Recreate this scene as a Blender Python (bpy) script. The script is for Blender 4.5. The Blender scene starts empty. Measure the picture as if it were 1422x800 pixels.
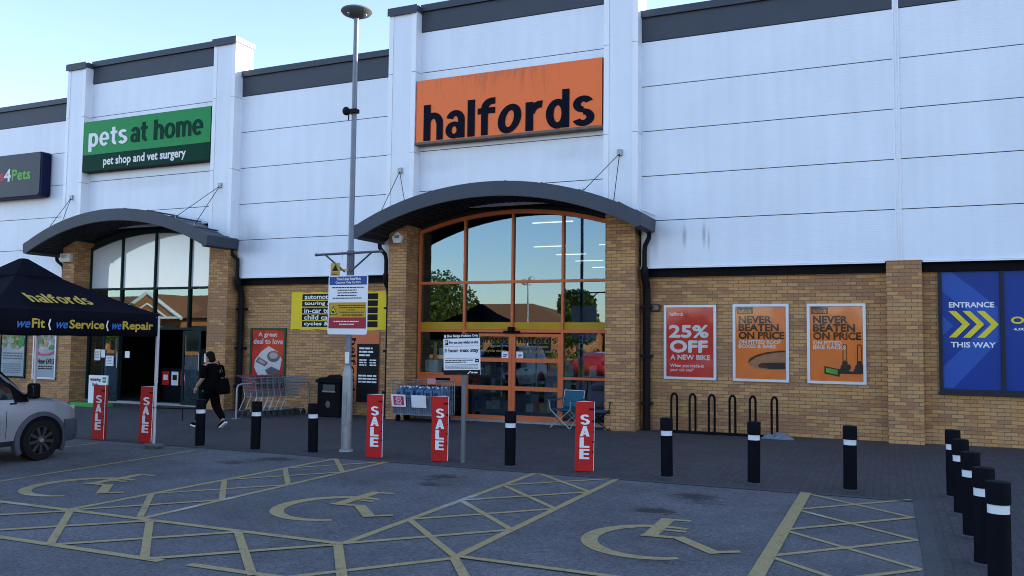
import bpy, bmesh, math, random
from mathutils import Vector, Matrix
random.seed(7)
SC = bpy.context.scene
COL = SC.collection
R = math.radians
PI = math.pi
SLOPE = 0.005
def gz(x):
    return SLOPE * max(-45.0, min(25.0, x))

# ------------------------------------------------------------------ helpers
def lin(r, g, b):
    f = lambda c: (c/255/12.92) if c/255 <= 0.04045 else ((c/255+0.055)/1.055)**2.4
    return (f(r), f(g), f(b))

def shade_input(n, key, val):
    if key in n.inputs: n.inputs[key].default_value = val

MATS = {}
def mat(name, rgb, rough=0.6, metal=0.0, var=0.12, scale=6.0, bump=0.0, bscale=40.0, coat=0.0, stretch=(1,1,1), dirt=0.0, emit=None):
    if name in MATS: return MATS[name]
    m = bpy.data.materials.new(name); m.use_nodes = True
    nt = m.node_tree; N = nt.nodes; L = nt.links
    p = N['Principled BSDF']
    shade_input(p, 'Roughness', rough); shade_input(p, 'Metallic', metal)
    shade_input(p, 'Coat Weight', coat)
    if coat == 0 and metal == 0 and rough > .3: shade_input(p, 'Specular IOR Level', .04 if max(rgb) < .06 else .20)
    tc = N.new('ShaderNodeTexCoord'); mp = N.new('ShaderNodeMapping'); mp.inputs['Scale'].default_value = stretch
    L.new(tc.outputs['Object'], mp.inputs['Vector'])
    nz = N.new('ShaderNodeTexNoise'); nz.inputs['Scale'].default_value = scale; nz.inputs['Detail'].default_value = 6
    L.new(mp.outputs['Vector'], nz.inputs['Vector'])
    mx = N.new('ShaderNodeMix'); mx.data_type = 'RGBA'
    mx.inputs['A'].default_value = (*[c*(1-var) for c in rgb], 1); mx.inputs['B'].default_value = (*[min(1, c*(1+var)) for c in rgb], 1)
    L.new(nz.outputs['Fac'], mx.inputs['Factor'])
    out = mx.outputs['Result']
    if dirt:
        n2 = N.new('ShaderNodeTexNoise'); n2.inputs['Scale'].default_value = scale*0.6; n2.inputs['Detail'].default_value = 8; n2.inputs['Roughness'].default_value = .7
        L.new(tc.outputs['Object'], n2.inputs['Vector'])
        mr = N.new('ShaderNodeMapRange'); mr.inputs['From Min'].default_value = .52; mr.inputs['From Max'].default_value = .75; mr.inputs['To Max'].default_value = dirt
        L.new(n2.outputs['Fac'], mr.inputs['Value'])
        m2 = N.new('ShaderNodeMix'); m2.data_type = 'RGBA'; m2.inputs['B'].default_value = (.05, .045, .04, 1)
        L.new(mr.outputs['Result'], m2.inputs['Factor']); L.new(out, m2.inputs['A']); out = m2.outputs['Result']
    L.new(out, p.inputs['Base Color'])
    if bump:
        nb = N.new('ShaderNodeTexNoise'); nb.inputs['Scale'].default_value = bscale; nb.inputs['Detail'].default_value = 4
        L.new(mp.outputs['Vector'], nb.inputs['Vector'])
        b = N.new('ShaderNodeBump'); b.inputs['Strength'].default_value = bump; b.inputs['Distance'].default_value = 0.01
        L.new(nb.outputs['Fac'], b.inputs['Height']); L.new(b.outputs['Normal'], p.inputs['Normal'])
    if emit:
        shade_input(p, 'Emission Color', (*rgb, 1)); shade_input(p, 'Emission Strength', emit)
    MATS[name] = m
    return m

class MB:
    def __init__(s, M=None):
        s.v = []; s.f = []; s.mi = []; s.M = M or Matrix.Identity(4); s.cur = 0
    def add(s, vs, fs):
        b = len(s.v)
        s.v += [s.M @ Vector(v) for v in vs]
        s.f += [[b+i for i in f] for f in fs]; s.mi += [s.cur]*len(fs)
    def box(s, x0, x1, y0, y1, z0, z1):
        s.add([(x0,y0,z0),(x1,y0,z0),(x1,y1,z0),(x0,y1,z0),(x0,y0,z1),(x1,y0,z1),(x1,y1,z1),(x0,y1,z1)],
              [(0,3,2,1),(4,5,6,7),(0,1,5,4),(1,2,6,5),(2,3,7,6),(3,0,4,7)])
    def prism(s, poly, d0, d1, ax='y'):
        # poly in (x,z) extruded along y (or (x,y) along z, (y,z) along x)
        n = len(poly)
        def P(p, d):
            return (p[0], d, p[1]) if ax == 'y' else ((p[0], p[1], d) if ax == 'z' else (d, p[0], p[1]))
        vs = [P(p, d0) for p in poly] + [P(p, d1) for p in poly]
        fs = [tuple(range(n)), tuple(range(2*n-1, n-1, -1))]
        fs += [(i, i+n, (i+1) % n + n, (i+1) % n) for i in range(n)]
        s.add(vs, fs)
    def tube(s, pts, r, n=8, cap=True, r2=None):
        pts = [Vector(p) for p in pts]; k = len(pts)
        rs = r if isinstance(r, (list, tuple)) else [r]*k
        vs = []; prev = None
        for i, p in enumerate(pts):
            t = (pts[min(i+1, k-1)] - pts[max(i-1, 0)]).normalized()
            if prev is None:
                a = Vector((0,0,1)) if abs(t.z) < .9 else Vector((1,0,0))
                u = t.cross(a).normalized()
            else:
                u = (prev - t*prev.dot(t)).normalized()
            prev = u; w = t.cross(u)
            for j in range(n):
                c = math.cos(2*PI*j/n); q = math.sin(2*PI*j/n)
                vs.append(p + u*c*rs[i] + w*q*rs[i])
        fs = []
        for i in range(k-1):
            for j in range(n):
                fs.append((i*n+j, i*n+(j+1) % n, (i+1)*n+(j+1) % n, (i+1)*n+j))
        if cap:
            fs += [tuple(range(n-1, -1, -1)), tuple((k-1)*n+j for j in range(n))]
        s.add(vs, fs)
    def lathe(s, prof, n=20, c=(0,0,0), cap=True):
        vs = []
        for r_, z in prof:
            for j in range(n):
                vs.append((c[0]+r_*math.cos(2*PI*j/n), c[1]+r_*math.sin(2*PI*j/n), c[2]+z))
        fs = []
        k = len(prof)
        for i in range(k-1):
            for j in range(n):
                fs.append((i*n+j, i*n+(j+1) % n, (i+1)*n+(j+1) % n, (i+1)*n+j))
        if cap: fs += [tuple(range(n-1, -1, -1)), tuple((k-1)*n+j for j in range(n))]
        s.add(vs, fs)
    def grid(s, rows, closed=False):
        n = len(rows[0]); vs = [p for r_ in rows for p in r_]; fs = []
        for i in range(len(rows)-1):
            for j in range(n if closed else n-1):
                fs.append((i*n+j, i*n+(j+1) % n, (i+1)*n+(j+1) % n, (i+1)*n+j))
        s.add(vs, fs)
    def ellipsoid(s, c, r, n=10, m=7):
        vs = []
        for i in range(m+1):
            th = PI*i/m
            for j in range(n):
                ph = 2*PI*j/n
                vs.append((c[0]+r[0]*math.sin(th)*math.cos(ph), c[1]+r[1]*math.sin(th)*math.sin(ph), c[2]+r[2]*math.cos(th)))
        fs = [(i*n+j, i*n+(j+1) % n, (i+1)*n+(j+1) % n, (i+1)*n+j) for i in range(m) for j in range(n)]
        s.add(vs, fs)

def root_of(o):
    while o.parent: o = o.parent
    return o

def obj(name, mb, mats, parent=None, world=True, smooth=False, bevel=0.0, subsurf=0, auto=None, recalc=True):
    me = bpy.data.meshes.new(name)
    off = Vector((0,0,0))
    if parent is not None and world:
        off = root_of(parent).location
    vs = [v - off for v in mb.v]
    me.from_pydata([tuple(v) for v in vs], [], mb.f)
    if not isinstance(mats, (list, tuple)): mats = [mats]
    for m in mats: me.materials.append(m)
    for p, i in zip(me.polygons, mb.mi): p.material_index = i
    me.update()
    if recalc:
        bm = bmesh.new(); bm.from_mesh(me)
        bmesh.ops.remove_doubles(bm, verts=bm.verts, dist=1e-6)
        bmesh.ops.recalc_face_normals(bm, faces=bm.faces)
        bm.to_mesh(me); bm.free()
    uv = me.uv_layers.new(name='UVMap')
    for p in me.polygons:
        n = p.normal
        for li in p.loop_indices:
            v = me.vertices[me.loops[li].vertex_index].co + off
            if abs(n.z) > .75: uv.data[li].uv = (v.x, v.y)
            elif abs(n.x) > abs(n.y): uv.data[li].uv = (v.y, v.z)
            else: uv.data[li].uv = (v.x, v.z)
    if smooth:
        me.polygons.foreach_set('use_smooth', [True]*len(me.polygons))
        if auto: me.set_sharp_from_angle(angle=R(auto))
    o = bpy.data.objects.new(name, me); COL.objects.link(o)
    if parent is not None: o.parent = parent
    if bevel:
        b = o.modifiers.new('b', 'BEVEL'); b.width = bevel; b.segments = 2; b.limit_method = 'ANGLE'
    if subsurf:
        b = o.modifiers.new('s', 'SUBSURF'); b.levels = subsurf; b.render_levels = subsurf
    return o

def tag(o, label, cat, group=None, kind=None):
    if label: o['label'] = label
    if cat: o['category'] = cat
    if group: o['group'] = group
    if kind: o['kind'] = kind
    return o
def thing(name, label, cat, loc=(0,0,0), rz=0.0, group=None):
    o = bpy.data.objects.new(name, None); COL.objects.link(o)
    o.empty_display_size = .2
    o.location = loc; o.rotation_euler = (0,0,rz)
    return tag(o, label, cat, group)
def struct(name, mb, m, **k):
    o = obj(name, mb, m, **k); o['kind'] = 'structure'; return o
KIDS = {}
def dup(o, loc=None, rz=None, label=None, parent=None):
    c = o.copy(); COL.objects.link(c)
    if parent is not None: c.parent = parent
    if loc is not None: c.location = loc
    if rz is not None: c.rotation_euler = (0,0,rz)
    if label: c['label'] = label
    for ch in [x for x in list(COL.objects) if x.parent == o]:
        dup(ch, parent=c)
    return c

# ------------------------------------------------------------------ lettering
def frame(O, U=(1,0,0), V=(0,0,1)):
    U = Vector(U).normalized(); V = Vector(V).normalized(); N = U.cross(V)
    M = Matrix.Identity(4)
    for i in range(3):
        M[i][0] = U[i]; M[i][1] = V[i]; M[i][2] = N[i]; M[i][3] = O[i]
    return M
_tc = {}
def bf(s):
    if s in _tc: return _tc[s]
    c = bpy.data.curves.new('t', 'FONT'); c.body = s; c.size = 1; c.resolution_u = 3; c.offset = .008
    o = bpy.data.objects.new('t', c); COL.objects.link(o)
    dg = bpy.context.evaluated_depsgraph_get(); dg.update()
    me = bpy.data.meshes.new_from_object(o.evaluated_get(dg))
    vs = [v.co.copy() for v in me.vertices]; fs = [list(p.vertices) for p in me.polygons]
    bpy.data.objects.remove(o); bpy.data.curves.remove(c); bpy.data.meshes.remove(me)
    x0 = min(v.x for v in vs); x1 = max(v.x for v in vs); y0 = min(v.y for v in vs); y1 = max(v.y for v in vs)
    _tc[s] = (vs, fs, x0, x1, y0, y1)
    return _tc[s]
def put(mb, s, x0, x1, y0, y1, bold=1.0, d=0.004, shear=0.0):
    """text fitted to a box of the mb's plane frame (x right, y up, z out)"""
    vs, fs, a0, a1, b0, b1 = bf(s)
    hx = y1 - y0; b = bold*0.028*hx
    sh = shear*(y1-y0)
    sx = (x1-x0-2*b-abs(sh))/(a1-a0); sy = (y1-y0-2*b)/(b1-b0)
    sh_ = [(0,0)] if bold == 0 else [(-b,0),(b,0),(0,-b),(0,b),(-.7*b,-.7*b),(.7*b,.7*b)]
    for k, (dx, dy) in enumerate(sh_):
        mb.add([(x0+b+dx+(v.x-a0)*sx + shear*(v.y-b0)*sy, y0+b+dy+(v.y-b0)*sy, d+k*.0003) for v in vs], fs)

# heavy grotesque built from stems and bowls; returns (polygons, width)
def arc(cx, cy, rx, ry, tx, ty, a0, a1, n=16, shear=0):
    out = []
    for i in range(n):
        q = []
        for a, r_ in ((a0+(a1-a0)*i/n, 1), (a0+(a1-a0)*(i+1)/n, 1), (a0+(a1-a0)*(i+1)/n, 0), (a0+(a1-a0)*i/n, 0)):
            c, s_ = math.cos(R(a)), math.sin(R(a))
            x = cx+(rx if r_ else rx-tx)*c; y = cy+(ry if r_ else ry-ty)*s_
            q.append((x+shear*y, y))
        out.append(q)
    return [out]
def rect(x0, y0, x1, y1): return [[[(x0,y0),(x1,y0),(x1,y1),(x0,y1)]]]
def poly(*p): return [[list(p)]]
T, X = .222, .76
GL = {
 'h': (rect(0,0,T,1)+arc(.31,.47,.31,.30,T,.17,0,170)+rect(.42,0,.62,.47), .62),
 'a': (arc(.31,.50,.29,.27,T*.95,.16,0,165)+rect(.40,0,.60,.50)+arc(.27,.225,.27,.235,.19,.13,0,360,20), .60),
 'l': (rect(0,0,T,1), T),
 'f': (rect(.11,0,.31,.74)+arc(.44,.72,.33,.28,T,.17,90,180)+rect(.43,.83,.53,1.0)+rect(0,.58,.53,.74), .50),
 'o': (arc(.34,.38,.34,.39,.20,.15,0,360,24), .68),
 'O': (arc(.30,.38,.34,.39,.215,.165,0,360,24,.2), .76),
 'r': (rect(0,0,T,.76)+arc(.44,.42,.40,.35,T,.18,82,172), .50),
 'd': (rect(.46,0,.66,1)+arc(.33,.375,.33,.39,.215,.165,0,360,24), .66),
 's': (arc(.30,.56,.285,.215,.215,.15,25,272)+arc(.30,.215,.305,.225,.215,.155,-92,90)+arc(.30,.215,.305,.225,.215,.155,-160,-90)+arc(.30,.42,.1,.07,.05,.14,90,91), .60),
 'p': (rect(0,-.27,T,.76)+arc(.33,.375,.33,.39,.215,.165,0,360,24), .66),
 'e': (arc(.33,.38,.33,.39,.20,.15,0,315,24)+rect(.13,.31,.655,.43), .66),
 't': (rect(.10,.22,.30,.97)+rect(0,.60,.44,.75)+arc(.38,.24,.28,.25,T,.16,180,275), .44),
 'm': (rect(0,0,T,.76)+arc(.285,.47,.285,.30,.19,.17,0,165)+rect(.38,0,.57,.47)+arc(.655,.47,.285,.30,.19,.17,0,165)+rect(.75,0,.94,.47), .94),
 'S': (arc(.34,.72,.32,.28,.23,.17,22,272)+arc(.34,.285,.34,.29,.23,.175,-160,90), .68),
 'A': (poly((0,0),(.25,0),(.50,1),(.26,1))+poly((.50,0),(.76,0),(.50,1),(.27,1))+rect(.2,.18,.55,.35), .76),
 'L': (rect(0,0,.25,1)+rect(.25,0,.58,.19), .58),
 'E': (rect(0,0,.25,1)+rect(.25,0,.60,.18)+rect(.25,.41,.56,.58)+rect(.25,.82,.60,1), .60),
 ' ': ([], .3),
}
def heavy(mb, s, x0, x1, y0, h, d=0.004, gap=.095, ital=False, thick=0.0, shear=0.0):
    """s set between x0..x1 with ascender height h, baseline y0"""
    tot = sum(GL[c][1] for c in s)+gap*(len(s)-1)
    sx = (x1-x0)/tot; x = x0; k = 0
    for c in s:
        groups, w = GL[c]
        for g in groups:
            k += 1; z = d + (k % 5)*.0007
            for q in g:
                P2 = [(x+px*sx+shear*py*h, y0+py*h) for px, py in q]
                if thick:
                    n = len(P2)
                    mb.add([(a, b, z-thick) for a, b in P2]+[(a, b, z) for a, b in P2],
                           [tuple(range(n, 2*n))]+[(i, (i+1) % n, (i+1) % n+n, i+n) for i in range(n)])
                else:
                    mb.add([(a, b, z) for a, b in P2], [tuple(range(len(P2)))])
        x += (w+gap)*sx
def quad(mb, x0, x1, y0, y1, d=0.003):
    mb.add([(x0,y0,d),(x1,y0,d),(x1,y1,d),(x0,y1,d)], [(0,1,2,3)])
def polyf(mb, pts, d=0.003):
    mb.add([(a,b,d) for a,b in pts], [tuple(range(len(pts)))])
def disc(mb, cx, cy, rx, ry, d=.003, n=20):
    polyf(mb, [(cx+rx*math.cos(2*PI*i/n), cy+ry*math.sin(2*PI*i/n)) for i in range(n)], d)
def greek(mb, x0, x1, y, h, d=.004, seed=0):
    """a line of print too small to read"""
    rr = random.Random(seed); x = x0
    while x < x1-.01:
        w = min(rr.uniform(1.2, 4.0)*h, x1-x)
        quad(mb, x, x+w, y, y+h, d); x += w+h*.55
def lettering(name, mb, m, parent):
    return obj(name, mb, m, parent, recalc=False)

# ------------------------------------------------------------------ materials
def brick_mat():
    m = bpy.data.materials.new('buff_brick'); m.use_nodes = True
    nt = m.node_tree; N = nt.nodes; L = nt.links; p = N['Principled BSDF']
    p.inputs['Roughness'].default_value = .85
    uv = N.new('ShaderNodeUVMap')
    br = N.new('ShaderNodeTexBrick')
    br.offset = .5; br.inputs['Scale'].default_value = 1.0
    br.inputs['Brick Width'].default_value = .225; br.inputs['Row Height'].default_value = .075
    br.inputs['Mortar Size'].default_value = .0062; br.inputs['Mortar Smooth'].default_value = .3; br.inputs['Bias'].default_value = -.1
    br.inputs['Color1'].default_value = (.53, .285, .112, 1); br.inputs['Color2'].default_value = (.43, .222, .082, 1)
    br.inputs['Mortar'].default_value = (.15, .105, .062, 1)
    L.new(uv.outputs['UV'], br.inputs['Vector'])
    # patches of browner, pinker bricks: cell value per brick
    b2 = N.new('ShaderNodeTexBrick'); b2.offset = .5; b2.inputs['Scale'].default_value = 1
    for k, v in (('Brick Width', .225), ('Row Height', .075), ('Mortar Size', 0.0), ('Bias', 0.0)): b2.inputs[k].default_value = v
    b2.inputs['Color1'].default_value = (0,0,0,1); b2.inputs['Color2'].default_value = (1,1,1,1)
    L.new(uv.outputs['UV'], b2.inputs['Vector'])
    nz = N.new('ShaderNodeTexNoise'); nz.inputs['Scale'].default_value = .9; nz.inputs['Detail'].default_value = 3
    mp = N.new('ShaderNodeMapping'); mp.inputs['Scale'].default_value = (.55, 2.4, 1)
    L.new(uv.outputs['UV'], mp.inputs['Vector']); L.new(mp.outputs['Vector'], nz.inputs['Vector'])
    ad = N.new('ShaderNodeMath'); ad.operation = 'MULTIPLY_ADD'; ad.inputs[1].default_value = .22
    L.new(b2.outputs['Color'], ad.inputs[0]); L.new(nz.outputs['Fac'], ad.inputs[2])
    mr = N.new('ShaderNodeMapRange'); mr.inputs['From Min'].default_value = .60; mr.inputs['From Max'].default_value = .68; mr.inputs['To Max'].default_value = .7
    L.new(ad.outputs[0], mr.inputs['Value'])
    mx = N.new('ShaderNodeMix'); mx.data_type = 'RGBA'; mx.inputs['B'].default_value = (.31, .145, .075, 1)
    gt = N.new('ShaderNodeMath'); gt.operation = 'SUBTRACT'; gt.inputs[0].default_value = 1; L.new(br.outputs['Fac'], gt.inputs[1])
    mu = N.new('ShaderNodeMath'); mu.operation = 'MULTIPLY'; L.new(gt.outputs[0], mu.inputs[0]); L.new(mr.outputs['Result'], mu.inputs[1])
    L.new(mu.outputs[0], mx.inputs['Factor']); L.new(br.outputs['Color'], mx.inputs['A'])
    n3 = N.new('ShaderNodeTexNoise'); n3.inputs['Scale'].default_value = 30; n3.inputs['Detail'].default_value = 5
    L.new(uv.outputs['UV'], n3.inputs['Vector'])
    mr3 = N.new('ShaderNodeMapRange'); mr3.inputs['To Min'].default_value = .72; mr3.inputs['To Max'].default_value = 1.25
    L.new(n3.outputs['Fac'], mr3.inputs['Value'])
    m3 = N.new('ShaderNodeMix'); m3.data_type = 'RGBA'; m3.blend_type = 'MULTIPLY'; m3.inputs['Factor'].default_value = 1
    L.new(mx.outputs['Result'], m3.inputs['A']); L.new(mr3.outputs['Result'], m3.inputs['B'])
    L.new(m3.outputs['Result'], p.inputs['Base Color'])
    b = N.new('ShaderNodeBump'); b.inputs['Strength'].default_value = .6; b.inputs['Distance'].default_value = .008; b.invert = True
    L.new(br.outputs['Fac'], b.inputs['Height']); L.new(b.outputs['Normal'], p.inputs['Normal'])
    return m
BRICK = brick_mat()

def cladding_mat(name='white_cladding', base=(.745,.80,.88)):
    m = bpy.data.materials.new(name); m.use_nodes = True
    nt = m.node_tree; N = nt.nodes; L = nt.links; p = N['Principled BSDF']
    p.inputs['Roughness'].default_value = .42; shade_input(p, 'Specular IOR Level', .5)
    uv = N.new('ShaderNodeUVMap')
    # broad mottling and faint rain streaks
    mp = N.new('ShaderNodeMapping'); mp.inputs['Scale'].default_value = (2.6, .16, 1); L.new(uv.outputs['UV'], mp.inputs['Vector'])
    n1 = N.new('ShaderNodeTexNoise'); n1.inputs['Scale'].default_value = 1.6; n1.inputs['Detail'].default_value = 7; L.new(mp.outputs['Vector'], n1.inputs['Vector'])
    n2 = N.new('ShaderNodeTexNoise'); n2.inputs['Scale'].default_value = .5; n2.inputs['Detail'].default_value = 5; L.new(uv.outputs['UV'], n2.inputs['Vector'])
    m1 = N.new('ShaderNodeMapRange'); m1.inputs['From Min'].default_value = .3; m1.inputs['From Max'].default_value = .75; m1.inputs['To Min'].default_value = 1.02; m1.inputs['To Max'].default_value = .945
    L.new(n1.outputs['Fac'], m1.inputs['Value'])
    m2 = N.new('ShaderNodeMapRange'); m2.inputs['From Min'].default_value = .3; m2.inputs['From Max'].default_value = .7; m2.inputs['To Min'].default_value = 1.04; m2.inputs['To Max'].default_value = .95
    L.new(n2.outputs['Fac'], m2.inputs['Value'])
    mu = N.new('ShaderNodeMath'); mu.operation = 'MULTIPLY'; L.new(m1.outputs['Result'], mu.inputs[0]); L.new(m2.outputs['Result'], mu.inputs[1])
    # scattered grime specks drawn out downwards
    mp3 = N.new('ShaderNodeMapping'); mp3.inputs['Scale'].default_value = (9, 1.6, 1); L.new(uv.outputs['UV'], mp3.inputs['Vector'])
    n3 = N.new('ShaderNodeTexNoise'); n3.inputs['Scale'].default_value = 1.2; n3.inputs['Detail'].default_value = 9; n3.inputs['Roughness'].default_value = .75; L.new(mp3.outputs['Vector'], n3.inputs['Vector'])
    m3 = N.new('ShaderNodeMapRange'); m3.inputs['From Min'].default_value = .70; m3.inputs['From Max'].default_value = .82; m3.inputs['To Min'].default_value = 1; m3.inputs['To Max'].default_value = .55
    L.new(n3.outputs['Fac'], m3.inputs['Value'])
    mu2 = N.new('ShaderNodeMath'); mu2.operation = 'MULTIPLY'; L.new(mu.outputs[0], mu2.inputs[0]); L.new(m3.outputs['Result'], mu2.inputs[1])
    cur = mu2.outputs[0]
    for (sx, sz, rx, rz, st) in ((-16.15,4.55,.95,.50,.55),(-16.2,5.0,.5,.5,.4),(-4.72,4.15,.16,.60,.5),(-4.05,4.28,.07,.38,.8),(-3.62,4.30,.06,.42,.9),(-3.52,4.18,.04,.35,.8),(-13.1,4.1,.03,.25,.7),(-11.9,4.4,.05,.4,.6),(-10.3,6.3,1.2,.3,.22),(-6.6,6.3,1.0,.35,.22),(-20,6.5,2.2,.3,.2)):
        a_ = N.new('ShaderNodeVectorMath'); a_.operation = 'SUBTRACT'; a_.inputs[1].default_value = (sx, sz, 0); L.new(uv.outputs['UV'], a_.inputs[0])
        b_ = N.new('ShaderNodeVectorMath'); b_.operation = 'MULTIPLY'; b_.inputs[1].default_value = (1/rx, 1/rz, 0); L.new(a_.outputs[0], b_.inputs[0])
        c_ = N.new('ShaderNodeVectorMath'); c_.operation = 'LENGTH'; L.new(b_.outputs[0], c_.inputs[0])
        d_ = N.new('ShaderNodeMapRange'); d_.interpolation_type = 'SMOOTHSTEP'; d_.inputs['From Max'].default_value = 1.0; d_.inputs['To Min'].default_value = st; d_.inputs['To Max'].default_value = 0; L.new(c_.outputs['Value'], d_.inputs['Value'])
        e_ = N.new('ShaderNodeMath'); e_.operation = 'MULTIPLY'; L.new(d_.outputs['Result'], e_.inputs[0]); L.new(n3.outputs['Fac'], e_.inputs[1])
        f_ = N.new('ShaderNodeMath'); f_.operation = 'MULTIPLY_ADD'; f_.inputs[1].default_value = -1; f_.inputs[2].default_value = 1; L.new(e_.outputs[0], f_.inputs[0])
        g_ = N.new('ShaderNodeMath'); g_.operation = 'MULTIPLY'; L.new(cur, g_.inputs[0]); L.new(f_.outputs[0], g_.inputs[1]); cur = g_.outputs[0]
    mx = N.new('ShaderNodeMix'); mx.data_type = 'RGBA'; mx.blend_type = 'MULTIPLY'; mx.inputs['Factor'].default_value = 1; mx.inputs['A'].default_value = (*base, 1)
    L.new(cur, mx.inputs['B']); L.new(mx.outputs['Result'], p.inputs['Base Color'])
    # micro-ribs
    wv = N.new('ShaderNodeTexWave'); wv.bands_direction = 'Y'; wv.inputs['Scale'].default_value = 6.5; wv.inputs['Distortion'].default_value = .2
    L.new(uv.outputs['UV'], wv.inputs['Vector'])
    ad = N.new('ShaderNodeMath'); ad.operation = 'MULTIPLY_ADD'; ad.inputs[1].default_value = 2.0; L.new(n2.outputs['Fac'], ad.inputs[0]); L.new(wv.outputs['Fac'], ad.inputs[2])
    b = N.new('ShaderNodeBump'); b.inputs['Strength'].default_value = .22; b.inputs['Distance'].default_value = .004
    L.new(ad.outputs[0], b.inputs['Height']); L.new(b.outputs['Normal'], p.inputs['Normal'])
    return m
CLAD = cladding_mat()
TRIM = cladding_mat('white_trim', (.82,.85,.90))
DARK = mat('slate_grey_metal', (.055,.066,.086), .5, .0, .18, 1.5, dirt=.15)
CAP = mat('grey_coping', (.05,.062,.085), .4, .0, .12, 2)
BLACK = mat('black_paint', (.007,.007,.009), .5, 0, .2, 4)
SOFFIT = mat('soffit_black', (.040,.042,.048), .6, 0, .2, 4)
DRAIN = mat('black_drainpipe', (.014,.014,.017), .35, 0, .2, 8)
ORANGEF = mat('orange_frame', (.60,.145,.050), .42, 0, .14, 5, dirt=.12)
GREENF = mat('dark_green_frame', (.012,.032,.030), .4, 0, .2, 5)
WHITEP = mat('white_vinyl', (.78,.79,.80), .45, 0, .04, 5)
SIGNO = mat('orange_sign_face', (.64,.135,.020), .42, 0, .10, 2.2, stretch=(5,1,.7))
NAVY = mat('navy_letter', (.004,.005,.014), .45, 0, .1, 5)
GREENS = mat('green_sign_face', (.004,.25,.060), .45, 0, .10, 1.5, dirt=.06)
GREEND = mat('deep_green_sign', (.004,.045,.026), .4, 0, .1, 2)
GALV = mat('galvanised_steel', (.30,.32,.335), .48, .55, .25, 9, dirt=.35)
STEEL = mat('bright_steel', (.55,.56,.58), .3, .9, .12, 12)
REDP = mat('red_card', (.52,.016,.014), .55, 0, .16, 5, dirt=.10)
WCARD = mat('white_card', (.80,.80,.82), .6, 0, .05, 8)
YEL = mat('yellow_print', (.75,.52,.04), .5, 0, .08, 6)
INK = mat('black_print', (.018,.018,.02), .5, 0, .1, 6)
INKG = mat('grey_print', (.22,.24,.27), .5, 0, .1, 6)
BLUEP = mat('blue_print', (.02,.06,.25), .45, 0, .08, 4)
POSTW = GALV

def glass_mat(name, refl, tint=(.75,.80,.80), rough=0.0, wob=.02, gcol=(.93,.97,1,1)):
    m = bpy.data.materials.new(name); m.use_nodes = True
    nt = m.node_tree; N = nt.nodes; L = nt.links
    for n in list(N):
        if n.type != 'OUTPUT_MATERIAL': N.remove(n)
    out = [n for n in N if n.type == 'OUTPUT_MATERIAL'][0]
    tr = N.new('ShaderNodeBsdfTransparent'); tr.inputs['Color'].default_value = (*tint, 1)
    gl = N.new('ShaderNodeBsdfGlossy'); gl.inputs['Roughness'].default_value = rough; gl.inputs['Color'].default_value = gcol
    lw = N.new('ShaderNodeFresnel'); lw.inputs['IOR'].default_value = 1.5
    ma = N.new('ShaderNodeMath'); ma.operation = 'ADD'; ma.use_clamp = True; ma.inputs[1].default_value = refl
    L.new(lw.outputs['Fac'], ma.inputs[0])
    mx = N.new('ShaderNodeMixShader'); L.new(ma.outputs[0], mx.inputs['Fac']); L.new(tr.outputs[0], mx.inputs[1]); L.new(gl.outputs[0], mx.inputs[2])
    if wob:
        tc = N.new('ShaderNodeTexCoord'); nz = N.new('ShaderNodeTexNoise'); nz.inputs['Scale'].default_value = .8; nz.inputs['Detail'].default_value = 1
        L.new(tc.outputs['Object'], nz.inputs['Vector'])
        b = N.new('ShaderNodeBump'); b.inputs['Strength'].default_value = wob; b.inputs['Distance'].default_value = .1
        L.new(nz.outputs['Fac'], b.inputs['Height']); L.new(b.outputs['Normal'], gl.inputs['Normal'])
    L.new(mx.outputs[0], out.inputs['Surface'])
    return m
GLASS = glass_mat('shop_glass', .13, (.6,.66,.66), 0.0, .004, (.60,.84,1.0,1))
PGLASS = glass_mat('poster_glass', -.004, (.98,.98,.98), .05, .03)
CARGLASS = mat('dark_car_glass', (.012,.018,.02), .04, 0, .05, 3)

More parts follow.
